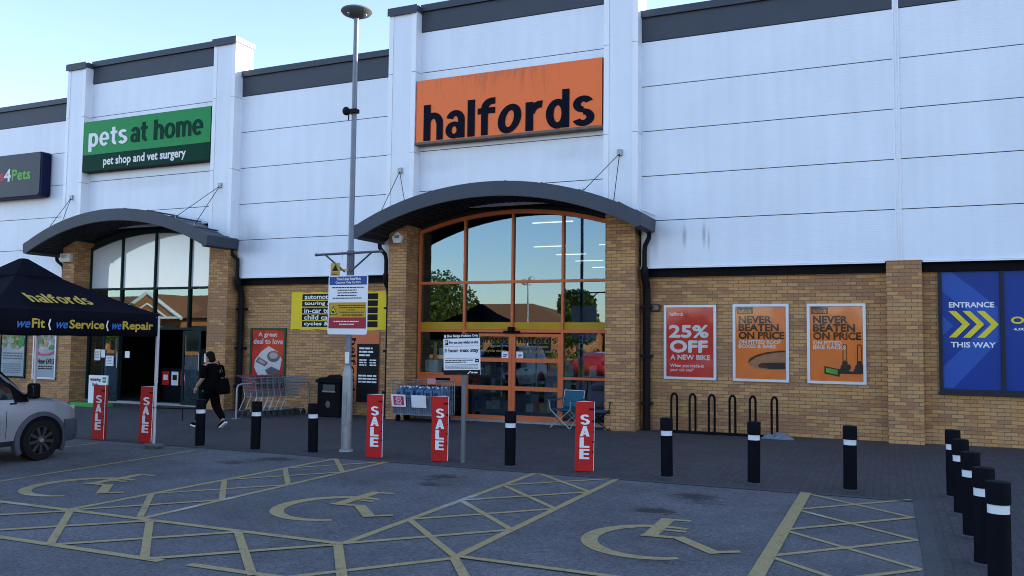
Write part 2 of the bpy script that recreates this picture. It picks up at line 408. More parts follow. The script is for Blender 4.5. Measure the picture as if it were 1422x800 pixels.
def ground_mats():
    # asphalt
    m = bpy.data.materials.new('asphalt'); m.use_nodes = True
    nt = m.node_tree; N = nt.nodes; L = nt.links; p = N['Principled BSDF']; p.inputs['Roughness'].default_value = .8
    tc = N.new('ShaderNodeTexCoord')
    def noise(sc, det=5, ro=.6, st=None):
        n = N.new('ShaderNodeTexNoise'); n.inputs['Scale'].default_value = sc; n.inputs['Detail'].default_value = det; n.inputs['Roughness'].default_value = ro
        if st:
            mp = N.new('ShaderNodeMapping'); mp.inputs['Scale'].default_value = st; L.new(tc.outputs['Object'], mp.inputs['Vector']); L.new(mp.outputs['Vector'], n.inputs['Vector'])
        else: L.new(tc.outputs['Object'], n.inputs['Vector'])
        return n
    def mrange(src, a, b, c, d):
        r_ = N.new('ShaderNodeMapRange'); r_.inputs['From Min'].default_value = a; r_.inputs['From Max'].default_value = b; r_.inputs['To Min'].default_value = c; r_.inputs['To Max'].default_value = d
        L.new(src, r_.inputs['Value']); return r_.outputs['Result']
    def math_(op, a, b):
        n = N.new('ShaderNodeMath'); n.operation = op
        for i, q in enumerate((a, b)):
            if isinstance(q, (int, float)): n.inputs[i].default_value = q
            else: L.new(q, n.inputs[i])
        return n.outputs[0]
    grain = noise(95, 3, .8)
    f = mrange(grain.outputs['Fac'], .3, .7, .35, 1.75)
    f = math_('MULTIPLY', f, mrange(noise(.55, 6, .66).outputs['Fac'], .3, .7, .62, 1.34))
    f = math_('MULTIPLY', f, mrange(noise(3.2, 6, .7).outputs['Fac'], .3, .75, 1.10, .82))
    f = math_('MULTIPLY', f, mrange(noise(26, 4, .85).outputs['Fac'], .32, .68, .40, 1.70))
    f = math_('MULTIPLY', f, mrange(noise(12, 3, .6).outputs['Fac'], .66, .74, 1.0, .45))
    n_st = noise(9.0, 7, .8, (.75, 1.5, 1))
    stain = None
    for (sx, sy, rx, ry, st) in ((-9.15,11.2,.62,.50,.86),(-9.55,10.6,.5,.42,.82),(-5.85,10.85,.5,.46,.86),(-5.7,10.2,.4,.35,.82),(-2.25,10.85,.6,.55,.88),(-2.5,9.75,.5,.35,.95),(-9.3,10.95,1.2,.7,.6),(-5.85,10.6,1.0,.6,.6),(-2.1,10.55,1.0,.8,.6),(-7.7,8.3,1.3,.5,.5),(-5.8,7.6,.7,.4,.5),(-1.9,7.55,.8,.35,.6),(-2.4,9.7,.8,.35,.55),(-6.6,10.0,1.2,.5,.4),(-10.4,10.2,.9,.5,.45),(-12.0,9.6,1.5,1.8,.3),(-9.2,5.9,1.5,.3,.4)):
        s1 = N.new('ShaderNodeVectorMath'); s1.operation = 'SUBTRACT'; s1.inputs[1].default_value = (sx, sy, 0); L.new(tc.outputs['Object'], s1.inputs[0])
        s2 = N.new('ShaderNodeVectorMath'); s2.operation = 'MULTIPLY'; s2.inputs[1].default_value = (1/rx, 1/ry, 0); L.new(s1.outputs[0], s2.inputs[0])
        s3 = N.new('ShaderNodeVectorMath'); s3.operation = 'LENGTH'; L.new(s2.outputs[0], s3.inputs[0])
        q = mrange(s3.outputs['Value'], 0.0, 1.2, st, 0.0)
        stain = q if stain is None else math_('MAXIMUM', stain, q)
    sm = mrange(math_('ADD', math_('MULTIPLY', stain, .55), n_st.outputs['Fac']), .75, .88, 0, .94)
    mx = N.new('ShaderNodeMix'); mx.data_type = 'RGBA'; mx.blend_type = 'MULTIPLY'; mx.inputs['Factor'].default_value = 1; mx.inputs['A'].default_value = (.092,.092,.098,1); L.new(f, mx.inputs['B'])
    m2 = N.new('ShaderNodeMix'); m2.data_type = 'RGBA'; m2.inputs['B'].default_value = (.012,.012,.013,1); L.new(sm, m2.inputs['Factor']); L.new(mx.outputs['Result'], m2.inputs['A'])
    L.new(m2.outputs['Result'], p.inputs['Base Color'])
    b = N.new('ShaderNodeBump'); b.inputs['Strength'].default_value = .5; b.inputs['Distance'].default_value = .01; L.new(grain.outputs['Fac'], b.inputs['Height']); L.new(b.outputs['Normal'], p.inputs['Normal'])
    asp = m
    # pavement blocks
    m = bpy.data.materials.new('block_paving'); m.use_nodes = True
    nt = m.node_tree; N = nt.nodes; L = nt.links; p = N['Principled BSDF']; p.inputs['Roughness'].default_value = .8
    tc = N.new('ShaderNodeTexCoord'); mp = N.new('ShaderNodeMapping'); mp.inputs['Rotation'].default_value = (0,0,R(90))
    L.new(tc.outputs['Object'], mp.inputs['Vector'])
    br = N.new('ShaderNodeTexBrick'); br.inputs['Scale'].default_value = 1; br.inputs['Brick Width'].default_value = .2; br.inputs['Row Height'].default_value = .1; br.inputs['Mortar Size'].default_value = .004; br.inputs['Bias'].default_value = 0
    br.inputs['Color1'].default_value = (.048,.045,.048,1); br.inputs['Color2'].default_value = (.035,.033,.037,1); br.inputs['Mortar'].default_value = (.018,.018,.018,1)
    L.new(mp.outputs['Vector'], br.inputs['Vector'])
    f = mrange(noise(90, 3, .8).outputs['Fac'], .25, .75, .55, 1.5)
    f = math_('MULTIPLY', f, mrange(noise(.7, 6, .65).outputs['Fac'], .3, .7, .8, 1.2))
    f = math_('MULTIPLY', f, mrange(noise(24, 4, .85).outputs['Fac'], .32, .68, .45, 1.65))
    mx = N.new('ShaderNodeMix'); mx.data_type = 'RGBA'; mx.blend_type = 'MULTIPLY'; mx.inputs['Factor'].default_value = 1; L.new(br.outputs['Color'], mx.inputs['A']); L.new(f, mx.inputs['B'])
    L.new(mx.outputs['Result'], p.inputs['Base Color'])
    b = N.new('ShaderNodeBump'); b.inputs['Strength'].default_value = .5; b.inputs['Distance'].default_value = .005; b.invert = True; L.new(br.outputs['Fac'], b.inputs['Height']); L.new(b.outputs['Normal'], p.inputs['Normal'])
    pav = m
    # worn paint
    m = bpy.data.materials.new('worn_yellow_paint'); m.use_nodes = True
    nt = m.node_tree; N = nt.nodes; L = nt.links; p = N['Principled BSDF']; p.inputs['Roughness'].default_value = .7
    tc = N.new('ShaderNodeTexCoord')
    w = mrange(noise(6, 8, .78).outputs['Fac'], .52, .68, 0, .9)
    w2 = mrange(noise(38, 4, .85).outputs['Fac'], .50, .66, .05, .72)
    w = math_('MAXIMUM', w, w2)
    wh = mrange(noise(.9, 3, .6).outputs['Fac'], .62, .68, 0, .75)
    mx = N.new('ShaderNodeMix'); mx.data_type = 'RGBA'; mx.inputs['A'].default_value = (.40,.30,.120,1); mx.inputs['B'].default_value = (.46,.45,.42,1); L.new(wh, mx.inputs['Factor'])
    m2 = N.new('ShaderNodeMix'); m2.data_type = 'RGBA'; m2.inputs['B'].default_value = (.085,.084,.082,1); L.new(w, m2.inputs['Factor']); L.new(mx.outputs['Result'], m2.inputs['A'])
    L.new(m2.outputs['Result'], p.inputs['Base Color'])
    return asp, pav, m
ASPHALT, PAVING, PAINT = ground_mats()
KERB = mat('kerb_blocks', (.075,.075,.08), .8, 0, .25, 14, bump=.3)

# ------------------------------------------------------------------ ground
def sheet(mb, x0, x1, y0, y1, dz, nx=1):
    xs = [x0+(x1-x0)*i/nx for i in range(nx+1)]
    mb.grid([[(x, y0, gz(x)+dz) for x in xs], [(x, y1, gz(x)+dz) for x in xs]])
g = MB()
xs = [-600,-200,-45,-30,-15,0,10,25,200,600]; ys = [-600,-200,-60,0,40,200,600]
g.grid([[(x, y, gz(x)) for x in xs] for y in ys])
struct('car_park', g, ASPHALT)
g = MB(); sheet(g, -44, 24, 11.80, 30, .004); sheet(g, .42, 24, 3.0, 11.80, .004); struct('pavement', g, PAVING, recalc=False)
g = MB(); sheet(g, -44, .27, 11.70, 11.80, .007); sheet(g, .27, .42, 3.0, 11.80, .007); struct('kerb_edging', g, KERB, recalc=False)

def ribbon(mb, pts, w, dz=.004):
    for (a, b) in zip(pts[:-1], pts[1:]):
        a = Vector((a[0], a[1], 0)); b = Vector((b[0], b[1], 0)); d = (b-a).normalized(); n = Vector((-d.y, d.x, 0))*(w*.45)
        a2 = a; b2 = b
        mb.add([(q.x, q.y, gz(q.x)+dz) for q in (a2-n, b2-n, b2+n, a2+n)], [(0,1,2,3)])
def lattice(name, P0, P1, n, side, w=.10, lo=None):
    """bay hatching: two edge lines and zigzag diagonals, as painted"""
    mb = MB()
    a = [Vector(P0[0]).lerp(Vector(P0[1]), i/(n-1)) for i in range(n)]
    b = [Vector(P1[0]).lerp(Vector(P1[1]), i/(n-1)) for i in range(n)]
    ribbon(mb, [a[0], a[-1]], w, .004)
    if side: ribbon(mb, [b[0], b[-1]], w, .005)
    k = 0
    for i in range(n):
        for j in (i-1, i+1):
            if 0 <= j < n:
                ribbon(mb, [a[i], b[j]], w*.85, .0052+.0006*(k % 4)); k += 1
    return mb
def marking(name, mb): return struct(name, mb, PAINT, recalc=False)
m_ = lattice('', ((-4.80,11.78),(-4.80,6.86)), ((-3.55,11.80),(-3.59,6.88)), 5, True); marking('bay_hatching', m_)
m_ = lattice('', ((-1.0,11.75),(-1.04,5.75)), ((.24,11.85),(.24,5.85)), 6, False, .09); ribbon(m_, [(-1.0,11.78),(-1.04,5.7)], .15, .0082); marking('bay_hatching', m_)
m_ = lattice('', ((-8.33,11.65),(-8.55,6.78)), ((-7.37,11.74),(-7.42,6.82)), 5, True); marking('bay_hatching', m_)
# strip across the bay ends
m_ = MB(); k = 0
ua = [(-14.5+1.21*i, 6.80) for i in range(9)]; la = [(-14.5+1.21*i, 5.62) for i in range(9)]
ribbon(m_, [(-15.2,6.8),(-4.8,6.85)], .10, .0068)
ribbon(m_, [(-15.2,5.6),(-5.85,5.64)], .10, .0068); ribbon(m_, [(-5.55,5.66),(-4.55,5.68)], .10, .0068); ribbon(m_, [(-4.55,5.68),(-3.59,6.83)], .09, .0062)
for i in range(9):
    for j in (i-1, i+1):
        if 0 <= j < 9: ribbon(m_, [ua[i], la[j]], .09, .0075+.0006*(k % 4)); k += 1
ribbon(m_, [(-4.85,6.85),(-3.9,5.6)], .10, .0102); ribbon(m_, [(-3.59,6.85),(-2.9,5.9)], .10, .0102)
ribbon(m_, [(-3.59,6.9),(-1.0,6.85)], .09, .0106)
marking('bay_end_hatching', m_)
m_ = MB(); ribbon(m_, [(-11.0,5.0),(-11.12,11.45)], .08); ribbon(m_, [(-13.5,5.0),(-13.5,11.4)], .08); ribbon(m_, [(-16,5.0),(-16,11.4)], .08); marking('bay_line', m_)
# wheelchair symbols
def symbol(dx, dy):
    mb = MB()
    n = 22; cx, cy = -2.10, 8.28
    rows_o = []; rows_i = []
    for i in range(n+1):
        a = R(75 + 228*i/n); f = math.sin(PI*i/n)
        t = .055+.065*f
        rows_o.append((cx+(.62+t)*math.cos(a)+dx, cy+(.66+t)*math.sin(a)+dy)); rows_i.append((cx+(.62-t*.4)*math.cos(a)+dx, cy+(.66-t*.4)*math.sin(a)+dy))
    mb.grid([[(x, y, gz(x)+.005) for x, y in rows_o], [(x, y, gz(x)+.005) for x, y in rows_i]])
    def rb(pts, w, dz):
        ribbon(mb, [(x+dx, y+dy) for x, y in pts], w, dz)
    rb([(-2.24,9.36),(-2.22,8.47)], .17, .0056)
    rb([(-2.32,9.33),(-1.99,9.35)], .09, .0062)
    rb([(-2.24,8.80),(-1.92,8.80)], .08, .0068)
    rb([(-2.31,8.47),(-1.90,8.50)], .10, .0074)
    rb([(-1.95,8.53),(-1.47,8.02)], .15, .008)
    rb([(-1.54,8.03),(-1.28,8.20)], .09, .0086)
    return marking('wheelchair_symbol', mb)
symbol(0, 0); symbol(-3.78, -.02); symbol(-7.58, -.30)

# ------------------------------------------------------------------ shops
YW, YC, YP, YG = 18.65, 18.40, 18.08, 18.75
car_shop = thing('retail_building', 'white clad retail unit with buff brick base, orange framed arched entrance and orange sign', 'shop building', (-5.0,18.65,0))
pet_shop = thing('retail_building', 'white clad retail unit with dark green framed arched entrance and green sign', 'shop building', (-24.0,18.65,-.1))

def add_wall(shop, x0, x1, z1=3.50, holes=()):
    mb = MB(); zb = -.4
    cur = x0
    for (h0, h1, b, t) in sorted(holes):
        mb.box(cur, h0, YW, YW+.3, zb, z1)
        mb.box(h0, h1, YW, YW+.3, zb, b)
        if t < z1: mb.box(h0, h1, YW, YW+.3, t, z1)
        cur = h1
    mb.box(cur, x1, YW, YW+.3, zb, z1)
    return obj('brick_wall', mb, BRICK, shop, recalc=False)
SEAMS = [3.60,4.65,5.665,6.69,7.72,8.755]
def add_clad(shop, x0, x1, yf, seams, ztop_band, zcap, zb=None):
    """insulated panels with open joints, dark band and coping on top"""
    mb = MB()
    for a, b in zip(seams[:-1], seams[1:]):
        mb.box(x0, x1, yf, yf+.12, a+.009, b-.009)
    obj('cladding_panel', mb, CLAD, shop)
    mb = MB(); mb.box(x0, x1, yf+.03, yf+.3, seams[0], zcap-.1); obj('panel_joint', mb, BLACK, shop)
    mb = MB(); mb.box(x0, x1, yf-.015, yf+.10, seams[-1]+.006, ztop_band); obj('parapet_band', mb, DARK, shop)
    mb = MB()
    L_ = x1-x0; n = max(1, round(L_/3.2))
    for i in range(n):
        a = x0+L_*i/n; b = x0+L_*(i+1)/n-.008
        mb.box(a, b, yf-.075, yf+.42, ztop_band+.002, zcap)
        mb.box(a, b, yf-.079, yf-.071, ztop_band-.03, zcap+.003)
    obj('coping', mb, CAP, shop)
def flash(shop, x0, x1, yf=YC):
    mb = MB(); mb.box(x0, x1, yf-.03, yf+.02, 3.575, 3.603); obj('drip_flashing', mb, TRIM, shop)
    mb = MB(); mb.box(x0, x1, YW-.10, YW+.02, 3.40, 3.58); obj('shadow_gap', mb, BLACK, shop)
# central stretch + right stretch, lengthened out of view to keep low sun off the ground
add_wall(car_shop, -16.62, -11.35); add_wall(car_shop, -5.15, 34.0, holes=[(.93,4.25,1.06,3.47),(6.2,9.5,1.06,3.47)])
add_clad(car_shop, -16.65, -11.55, YC, SEAMS, 9.34, 9.47); flash(car_shop, -16.62, -11.42)
add_clad(car_shop, -5.02, .18, YC, SEAMS, 9.34, 9.47); add_clad(car_shop, .30, 6.0, YC, SEAMS, 9.34, 9.47); add_clad(car_shop, 6.12, 34.0, YC, SEAMS, 9.34, 9.47)
flash(car_shop, -5.05, -.02); flash(car_shop, .66, 34.0)
for x in (.24, 6.06):
    mb = MB(); mb.box(x-.062, x+.062, YC-.012, YC+.1, 3.60, 9.3)
    for q in (-.055, -.008, .04): mb.box(x+q, x+q+.016, YC-.032, YC-.012, 3.60, 9.3)
    obj('cover_strip', mb, TRIM, car_shop)
    mb = MB(); mb.box(x-.24, x+.40, YW-.30, YW+.01, -.4, 3.62); obj('brick_pier', mb, BRICK, car_shop)
mb = MB(); mb.box(33.9, 34.1, 18.4, 46, -.4, 9.4); obj('side_wall', mb, CLAD, car_shop)
mb = MB(); mb.box(-16.6, 33.9, 18.8, 46, 9.0, 9.12); mb.box(-16.6, 34.1, 45.9, 46.1, -.5, 9.1); obj('roof', mb, DARK, car_shop)
add_wall(pet_shop, -42, -23.25)
add_clad(pet_shop, -42, -23.40, YC, SEAMS, 9.34, 9.47); flash(pet_shop, -42, -23.3)
mb = MB(); mb.box(-42, -16.75, 18.8, 46, 9.0, 9.12); mb.box(-42, -16.75, 45.9, 46.1, -.5, 9.1); mb.box(-42.1, -42, 18.5, 46, -.5, 9.1); obj('roof', mb, DARK, pet_shop)

def canopy_z(dx, top=5.55, rad=7.8): return top-(rad-math.sqrt(max(0, rad*rad-dx*dx)))
def entrance(shop, xl, xr, cx, gx0, gx1, frame_m, style):
    # pilasters (white) and brick piers below them
    for side, (a, b) in (('l', (xl, xl+.80)), ('r', (xr-.80, xr))):
        bx_ = [a+.13+(b-a-.26)*i/6 for i in range(7)]
        mb = MB(); mb.prism([(x, canopy_z(x-cx)-.12) for x in bx_]+[(b-.13,10.25),(a+.13,10.25)], YP, YP+.70, 'y'); P = obj('pilaster', mb, CLAD, shop)
        mb = MB()
        for q0, q1 in ((a, a+.126), (b-.126, b)):
            for z0, z1 in ((canopy_z(max(abs(q0-cx),abs(q1-cx)))-.10, 6.62), (6.632, 8.68), (8.692, 10.25)): mb.box(q0, q1, YP-.012, YP+.72, z0, z1)
        obj('corner_trim', mb, TRIM, P)
        mb = MB(); mb.box(a-.03, b+.03, YP-.06, YP+.76, 10.245, 10.40); mb.box(a-.035, b+.035, YP-.065, YP-.055, 10.20, 10.403); obj('coping', mb, CAP, P)
        mb = MB()
        pa, pb = (a+.12, a+.64) if side == 'l' else (b-.75, b-.06)
        if side == 'l': pa, pb = a+.10, a+.62
        bx_ = [pa+(pb-pa)*i/6 for i in range(7)]
        mb.prism([(pa,-.5),(pb,-.5)]+[(x, canopy_z(x-cx)-.10) for x in reversed(bx_)], YP+.02, YG+.25, 'y'); obj('brick_pier', mb, BRICK, shop)
    # panel between pilasters
    add_clad(shop, xl+.80, xr-.80, YC-.05, [5.17,5.665,6.69,8.72,9.775], 10.33, 10.47)
    # canopy slab
    hw = 3.52; n = 28; zt = lambda d: canopy_z(d); th = .33; yf, yb = 17.16, 18.55
    xs_ = [-hw+2*hw*i/n for i in range(n+1)]
    mb = MB(); dsp = lambda d: 0
    top_f = [(cx+d, yf, zt(d)) for d in xs_]; bot_f = [(cx+d, yf, zt(d)-th) for d in xs_]
    mb.grid([bot_f, top_f]); mb.grid([[(x, yf+.06, z) for x, y, z in bot_f], bot_f])
    mb.grid([top_f, [(x, yf+.10, z+.0) for x, y, z in top_f]])
    fas = obj('canopy', mb, DARK, shop, recalc=False)
    sol = fas.modifiers.new('sol', 'SOLIDIFY'); sol.thickness = .012; sol.offset = 0
    mb = MB(); mb.grid([[(cx+d, yf+.07, zt(d)-.03) for d in xs_], [(cx+d, yb, zt(d)-.03) for d in xs_]])
    for d in [(-hw+.4)+i*(2*hw-.8)/7 for i in range(8)]:
        mb.tube([(cx+d, yf+.06, zt(d)+.01), (cx+d, yb, zt(d)+.01)], .022, 6)
    obj('canopy_sheet', mb, CAP, fas)
    # ribbed soffit: boards running across
    mb = MB(); nb = 44
    for i in range(nb):
        d0 = -hw+.03+(2*hw-.06)*i/nb; d1 = -hw+.03+(2*hw-.06)*(i+1)/nb-.045
        z0, z1 = zt(d0)-th+.03, zt(d1)-th+.03
        mb.add([(cx+d0, yf+.06, z0), (cx+d1, yf+.06, z1), (cx+d1, YG+.2, z1), (cx+d0, YG+.2, z0),
                (cx+d0, yf+.06, z0+.03), (cx+d1, yf+.06, z1+.03), (cx+d1, YG+.2, z1+.03), (cx+d0, YG+.2, z0+.03)],
               [(0,3,2,1),(4,5,6,7),(0,1,5,4),(1,2,6,5),(2,3,7,6),(3,0,4,7)])
    mb.grid([[(cx+d, yf+.06, zt(d)-th+.075) for d in xs_], [(cx+d, YG+.2, zt(d)-th+.075) for d in xs_]])
    obj('soffit', mb, SOFFIT, fas)
    # end gutters
    for s in (-1, 1):
        e = cx+s*hw; ze = zt(hw)
        mb = MB()
        pr = [(e, ze+.02), (e+s*.12, ze-.05), (e+s*.10, ze-.32), (e-s*.05, ze-.36), (e-s*.06, ze-.30)]
        mb.prism(pr, yf-.005, 18.36, 'y'); obj('gutter', mb, DARK, fas)
        mb = MB()
        mb.tube([(cx+s*(hw-.5), 18.30, zt(hw-.5)+.10), (e, 18.30, ze+.11), (e+s*.10, 18.30, ze+.06)], .018, 6)
        mb.tube([(cx+s*(hw-1.4), 18.30, zt(hw-1.4)+.10), (cx+s*(hw-.5), 18.30, zt(hw-.5)+.10)], .018, 6)
        obj('gutter_rail', mb, TRIM, fas)
        # downpipe: swan neck from gutter to wall, then down
        mb = MB(); px = xr+.10 if s > 0 else xl-.10
        mb.tube([(e-s*.0, 18.22, ze-.32), (e-s*.0, 18.24, ze-.45), (px+s*.02, 18.28, ze-.62), (px, 18.30, ze-.75), (px, 18.30, 3.52)], .052, 10)
        mb.tube([(px, 18.30, 3.55), (px, 18.36, 3.35), (px+s*.0, 18.48, 3.2), (px, 18.5, 3.0), (px, 18.5, -.3)], .085, 10)
        mb.tube([(px, 18.30, 3.60), (px, 18.30, 3.48)], .075, 10)
        for z in (.55, 1.6, 2.7): mb.box(px-.12, px+.12, 18.42, YW, z, z+.05)
        obj('drainpipe', mb, DRAIN, shop, smooth=True, auto=40)
        # stay cables from an anchor on the pilaster
        ax = xl+.41 if s < 0 else xr-.41
        mb = MB(); az = 6.18
        mb.box(ax-.055, ax+.055, YP-.05, YP, az-.07, az+.07); obj('cable_anchor', mb, GALV, fas)
        for dd, yy in ((hw-.55, yf+.20), (hw-1.25, yf+.20)):
            mb = MB(); mb.tube([(ax, YP-.04, az-.03), (cx+s*dd, yy, zt(dd)+.02)], .0085, 6); obj('stay_cable', mb, DRAIN, fas)
            mb = MB(); mb.tube([(cx+s*dd, yy, zt(dd)-.03), (cx+s*dd, yy, zt(dd)+.07)], .02, 6); obj('cable_fixing', mb, GALV, fas)
    # glazed screen
    gcx = (gx0+gx1)/2; hwg = (gx1-gx0)/2
    za = lambda x: canopy_z(x-gcx, 5.13, 8.2)
    mb = MB(); fw = .055; y0, y1 = YG-.09, YG+.03
    nn = 20; xa = [gx0+(gx1-gx0)*i/nn for i in range(nn+1)]
    for a, b in zip(xa[:-1], xa[1:]):
        mb.add([(a,y0,za(a)-.10),(b,y0,za(b)-.10),(b,y1,za(b)-.10),(a,y1,za(a)-.10),(a,y0,za(a)),(b,y0,za(b)),(b,y1,za(b)),(a,y1,za(a))],
               [(0,3,2,1),(4,5,6,7),(0,1,5,4),(2,3,7,6)])
    mull = [gx0+(gx1-gx0)*i/4 for i in range(5)]
    for i, x in enumerate(mull):
        q0 = x if i == 0 else (x-fw if i == 4 else x-fw/2)
        zb = 2.19 if i == 2 else -.13
        mb.box(q0, q0+fw, y0+.003, y1+.003, zb, za(x)-.05)
    for z in (3.33, 2.13):
        mb.box(gx0+.02, gx1-.02, y0+.006, y1-.006, z, z+.065)
    F = obj('entrance_screen', mb, frame_m, shop)
    # dark lintel filling between screen and soffit
    mb = MB()
    mb.grid([[(x, YG+.02, za(x)-.02) for x in xa], [(x, YG+.02, za(x)+.5) for x in xa]]); obj('lintel', mb, SOFFIT, F, recalc=False)
    mb = MB(); nn = 20
    pts = [(x, za(x)-.06) for x in xa]
    mb.grid([[(x, YG-.02, 3.36) for x in xa], [(x, YG-.02, za(x)-.05) for x in xa]])
    return F, mb, mull, xa, za

# ---- car parts shop entrance
F, up, mull, xa, za = entrance(car_shop, -11.58, -5.02, -8.32, -10.92, -5.70, ORANGEF, 'orange')
obj('upper_pane', up, GLASS, F, recalc=False)
mb = MB(); mb.grid([[(x, YG-.02, 2.16) for x in (xa[0], xa[-1])], [(x, YG-.02, 3.36) for x in (xa[0], xa[-1])]]); obj('middle_pane', mb, GLASS, F, recalc=False)
mb = MB(); mb.add([(mull[0],YG-.02,.55),(mull[1],YG-.02,.55),(mull[1],YG-.02,2.16),(mull[0],YG-.02,2.16)], [(0,1,2,3)]); obj('side_pane', mb, GLASS, F, recalc=False); mb = MB()
mb.add([(mull[3],YG-.02,-.05),(mull[4],YG-.02,-.05),(mull[4],YG-.02,2.16),(mull[3],YG-.02,2.16)], [(0,1,2,3)]); obj('side_pane', mb, GLASS, F, recalc=False)
mb = MB(); mb.box(mull[0]+.05, mull[1]-.02, YG-.07, YG+.01, .83, 1.06); mb.box(mull[0]+.05, mull[1]-.02, YG-.085, YG-.01, 1.06, 1.11); mb.box(mull[0]+.05, mull[1]-.02, YG-.085, YG-.01, .79, .83)
L_ = obj('letter_panel', mb, ORANGEF, F)
mb = MB(); mb.box(-10.40, -9.98, YG-.08, YG-.07, .90, .98); obj('letter_slot', mb, BLACK, L_)
for q in ((3,1.03,1.09),(3,-.06,.06),(0,-.08,.05)):
    mb = MB(); mb.box(mull[q[0]]+.03, mull[q[0]+1]-.04, YG-.08, YG+.0, q[1], q[2]); obj('rail', mb, ORANGEF, F)
# panels of coloured film behind the glass
mb = MB(); mb.box(xa[0]+.05, xa[-1]-.05, YG-.030, YG-.026, 2.20, 2.38); obj('yellow_film', mb, mat('amber_film', (.42,.24,.012), .4, 0, .2, 2), F)
mb = MB(frame((0, YG+.01, 0))); put(mb, '25%', -6.62, -6.12, 1.93, 2.10, .9); put(mb, 'OFF', -6.64, -6.16, 1.74, 1.91, 1.1); lettering('window_lettering', mb, INKG, F)
mb = MB(frame((0, YG+.01, 0))); put(mb, 'A N', -6.06, -5.84, 2.0, 2.10, .5); greek(mb, -6.06, -5.84, 1.93, .035, .004, 3); lettering('window_lettering', mb, REDP, F)
mb = MB(); mb.box(-10.35,-10.18,YG+.01,YG+.013,1.45,1.72); mb.box(-6.36,-6.20,YG+.01,YG+.013,1.11,1.36); mb.box(-10.75,-10.38,YG+.03,YG+.2,1.12,1.42); mb.box(-10.17,-9.85,YG+.03,YG+.2,1.12,1.40); obj('window_notice', mb, mat('pale_notice', (.45,.52,.50), .5, 0, .3, 6), F)
for k, (a, b) in enumerate(((mull[1]+.03, mull[2]), (mull[2], mull[3]-.03))):
    zb = -.09 if k == 0 else -.06
    mb = MB(); st = .085
    mb.box(a, a+st, YG-.05, YG+.02, zb, 2.10); mb.box(b-st, b-.004, YG-.05, YG+.02, zb, 2.10)
    for z0, z1 in ((zb+.02, zb+.20), (.73, .83), (1.41, 1.51), (2.03, 2.10)): mb.box(a+st, b-st, YG-.047, YG+.017, z0, z1)
    D = obj('sliding_door', mb, ORANGEF, F)
    mb = MB(); mb.add([(a+st,YG-.01,zb+.1),(b-st,YG-.01,zb+.1),(b-st,YG-.01,2.06),(a+st,YG-.01,2.06)], [(0,1,2,3)]); obj('door_pane', mb, GLASS, D, recalc=False)
    mb = MB(); mb.box(a+st, b-st, YG+.022, YG+.025, 1.86, 2.04); obj('yellow_film', mb, YEL, D)
    mb = MB(); mb.box(a+st, b-st, YG+.022, YG+.025, 1.54, 1.858); obj('black_film', mb, INK, D)
    mb = MB(frame((0, YG-.014, 0))); heavy(mb, 'halfOrds', a+st+.06+.1*(1-k), b-st-.05, 1.872, .165, .003); lettering('door_lettering', mb, INK, D)
    mb = MB(frame((0, YG-.014, 0))); put(mb, "Britain's biggest", a+st+.10, b-st-.25, 1.755, 1.83, .3, .003); put(mb, 'auto & cycle store', a+st+.10, b-st-.08, 1.63, 1.72, .3, .003); lettering('door_lettering', mb, mat('dull_gold', (.30,.22,.06), .5), D)
    mb = MB(); x0 = b-st-.20 if k == 0 else a+st+.02; mb.box(x0, x0+.18, YG-.016, YG-.013, 1.50, 1.67); obj('door_notice', mb, WCARD, D)
mb = MB(frame((0, YG-.017, 0)))
for x0 in (mull[2]-.285+.02, mull[2]+.105+.02):
    quad(mb, x0+.02, x0+.13, 1.57, 1.60); quad(mb, x0+.02, x0+.10, 1.53, 1.55)
lettering('notice_print', mb, BLUEP, F)
mb = MB(); mb.box(-8.37,-8.23,YG-.20,YG-.05,2.16,2.26); mb.box(-8.52,-8.08,YG-.13,YG-.05,2.11,2.17); obj('door_sensor', mb, BLACK, F, bevel=.015)
mb = MB(); mb.box(mull[0], mull[4], YG-.14, YG+.1, -.3, .02); obj('threshold', mb, GALV, F)

# ---- pet shop entrance
F, up, mull, xa, za = entrance(pet_shop, -23.40, -16.64, -20.22, -22.80, -17.30, GREENF, 'green')
obj('white_upper_panel', up, mat('white_glazed_panel', (.62,.65,.68), .06, 0, .05, 2, coat=1.0), F, recalc=False)
mb = MB(); mb.grid([[(x, YG-.02, 2.16) for x in (xa[0], xa[-1])], [(x, YG-.02, 3.36) for x in (xa[0], xa[-1])]]); obj('middle_pane', mb, GLASS, F, recalc=False)
mb = MB(); mb.add([(mull[0],YG-.02,-.12),(mull[1],YG-.02,-.12),(mull[1],YG-.02,2.16),(mull[0],YG-.02,2.16)], [(0,1,2,3)]); obj('side_pane', mb, GLASS, F, recalc=False); mb = MB()
mb.add([(mull[3],YG-.02,-.08),(mull[4],YG-.02,-.08),(mull[4],YG-.02,2.16),(mull[3],YG-.02,2.16)], [(0,1,2,3)]); obj('side_pane', mb, GLASS, F, recalc=False)
mb = MB(); mb.box(mull[0],mull[4],YG-.12,YG+.1,-.3,-.03); obj('threshold', mb, GALV, F)
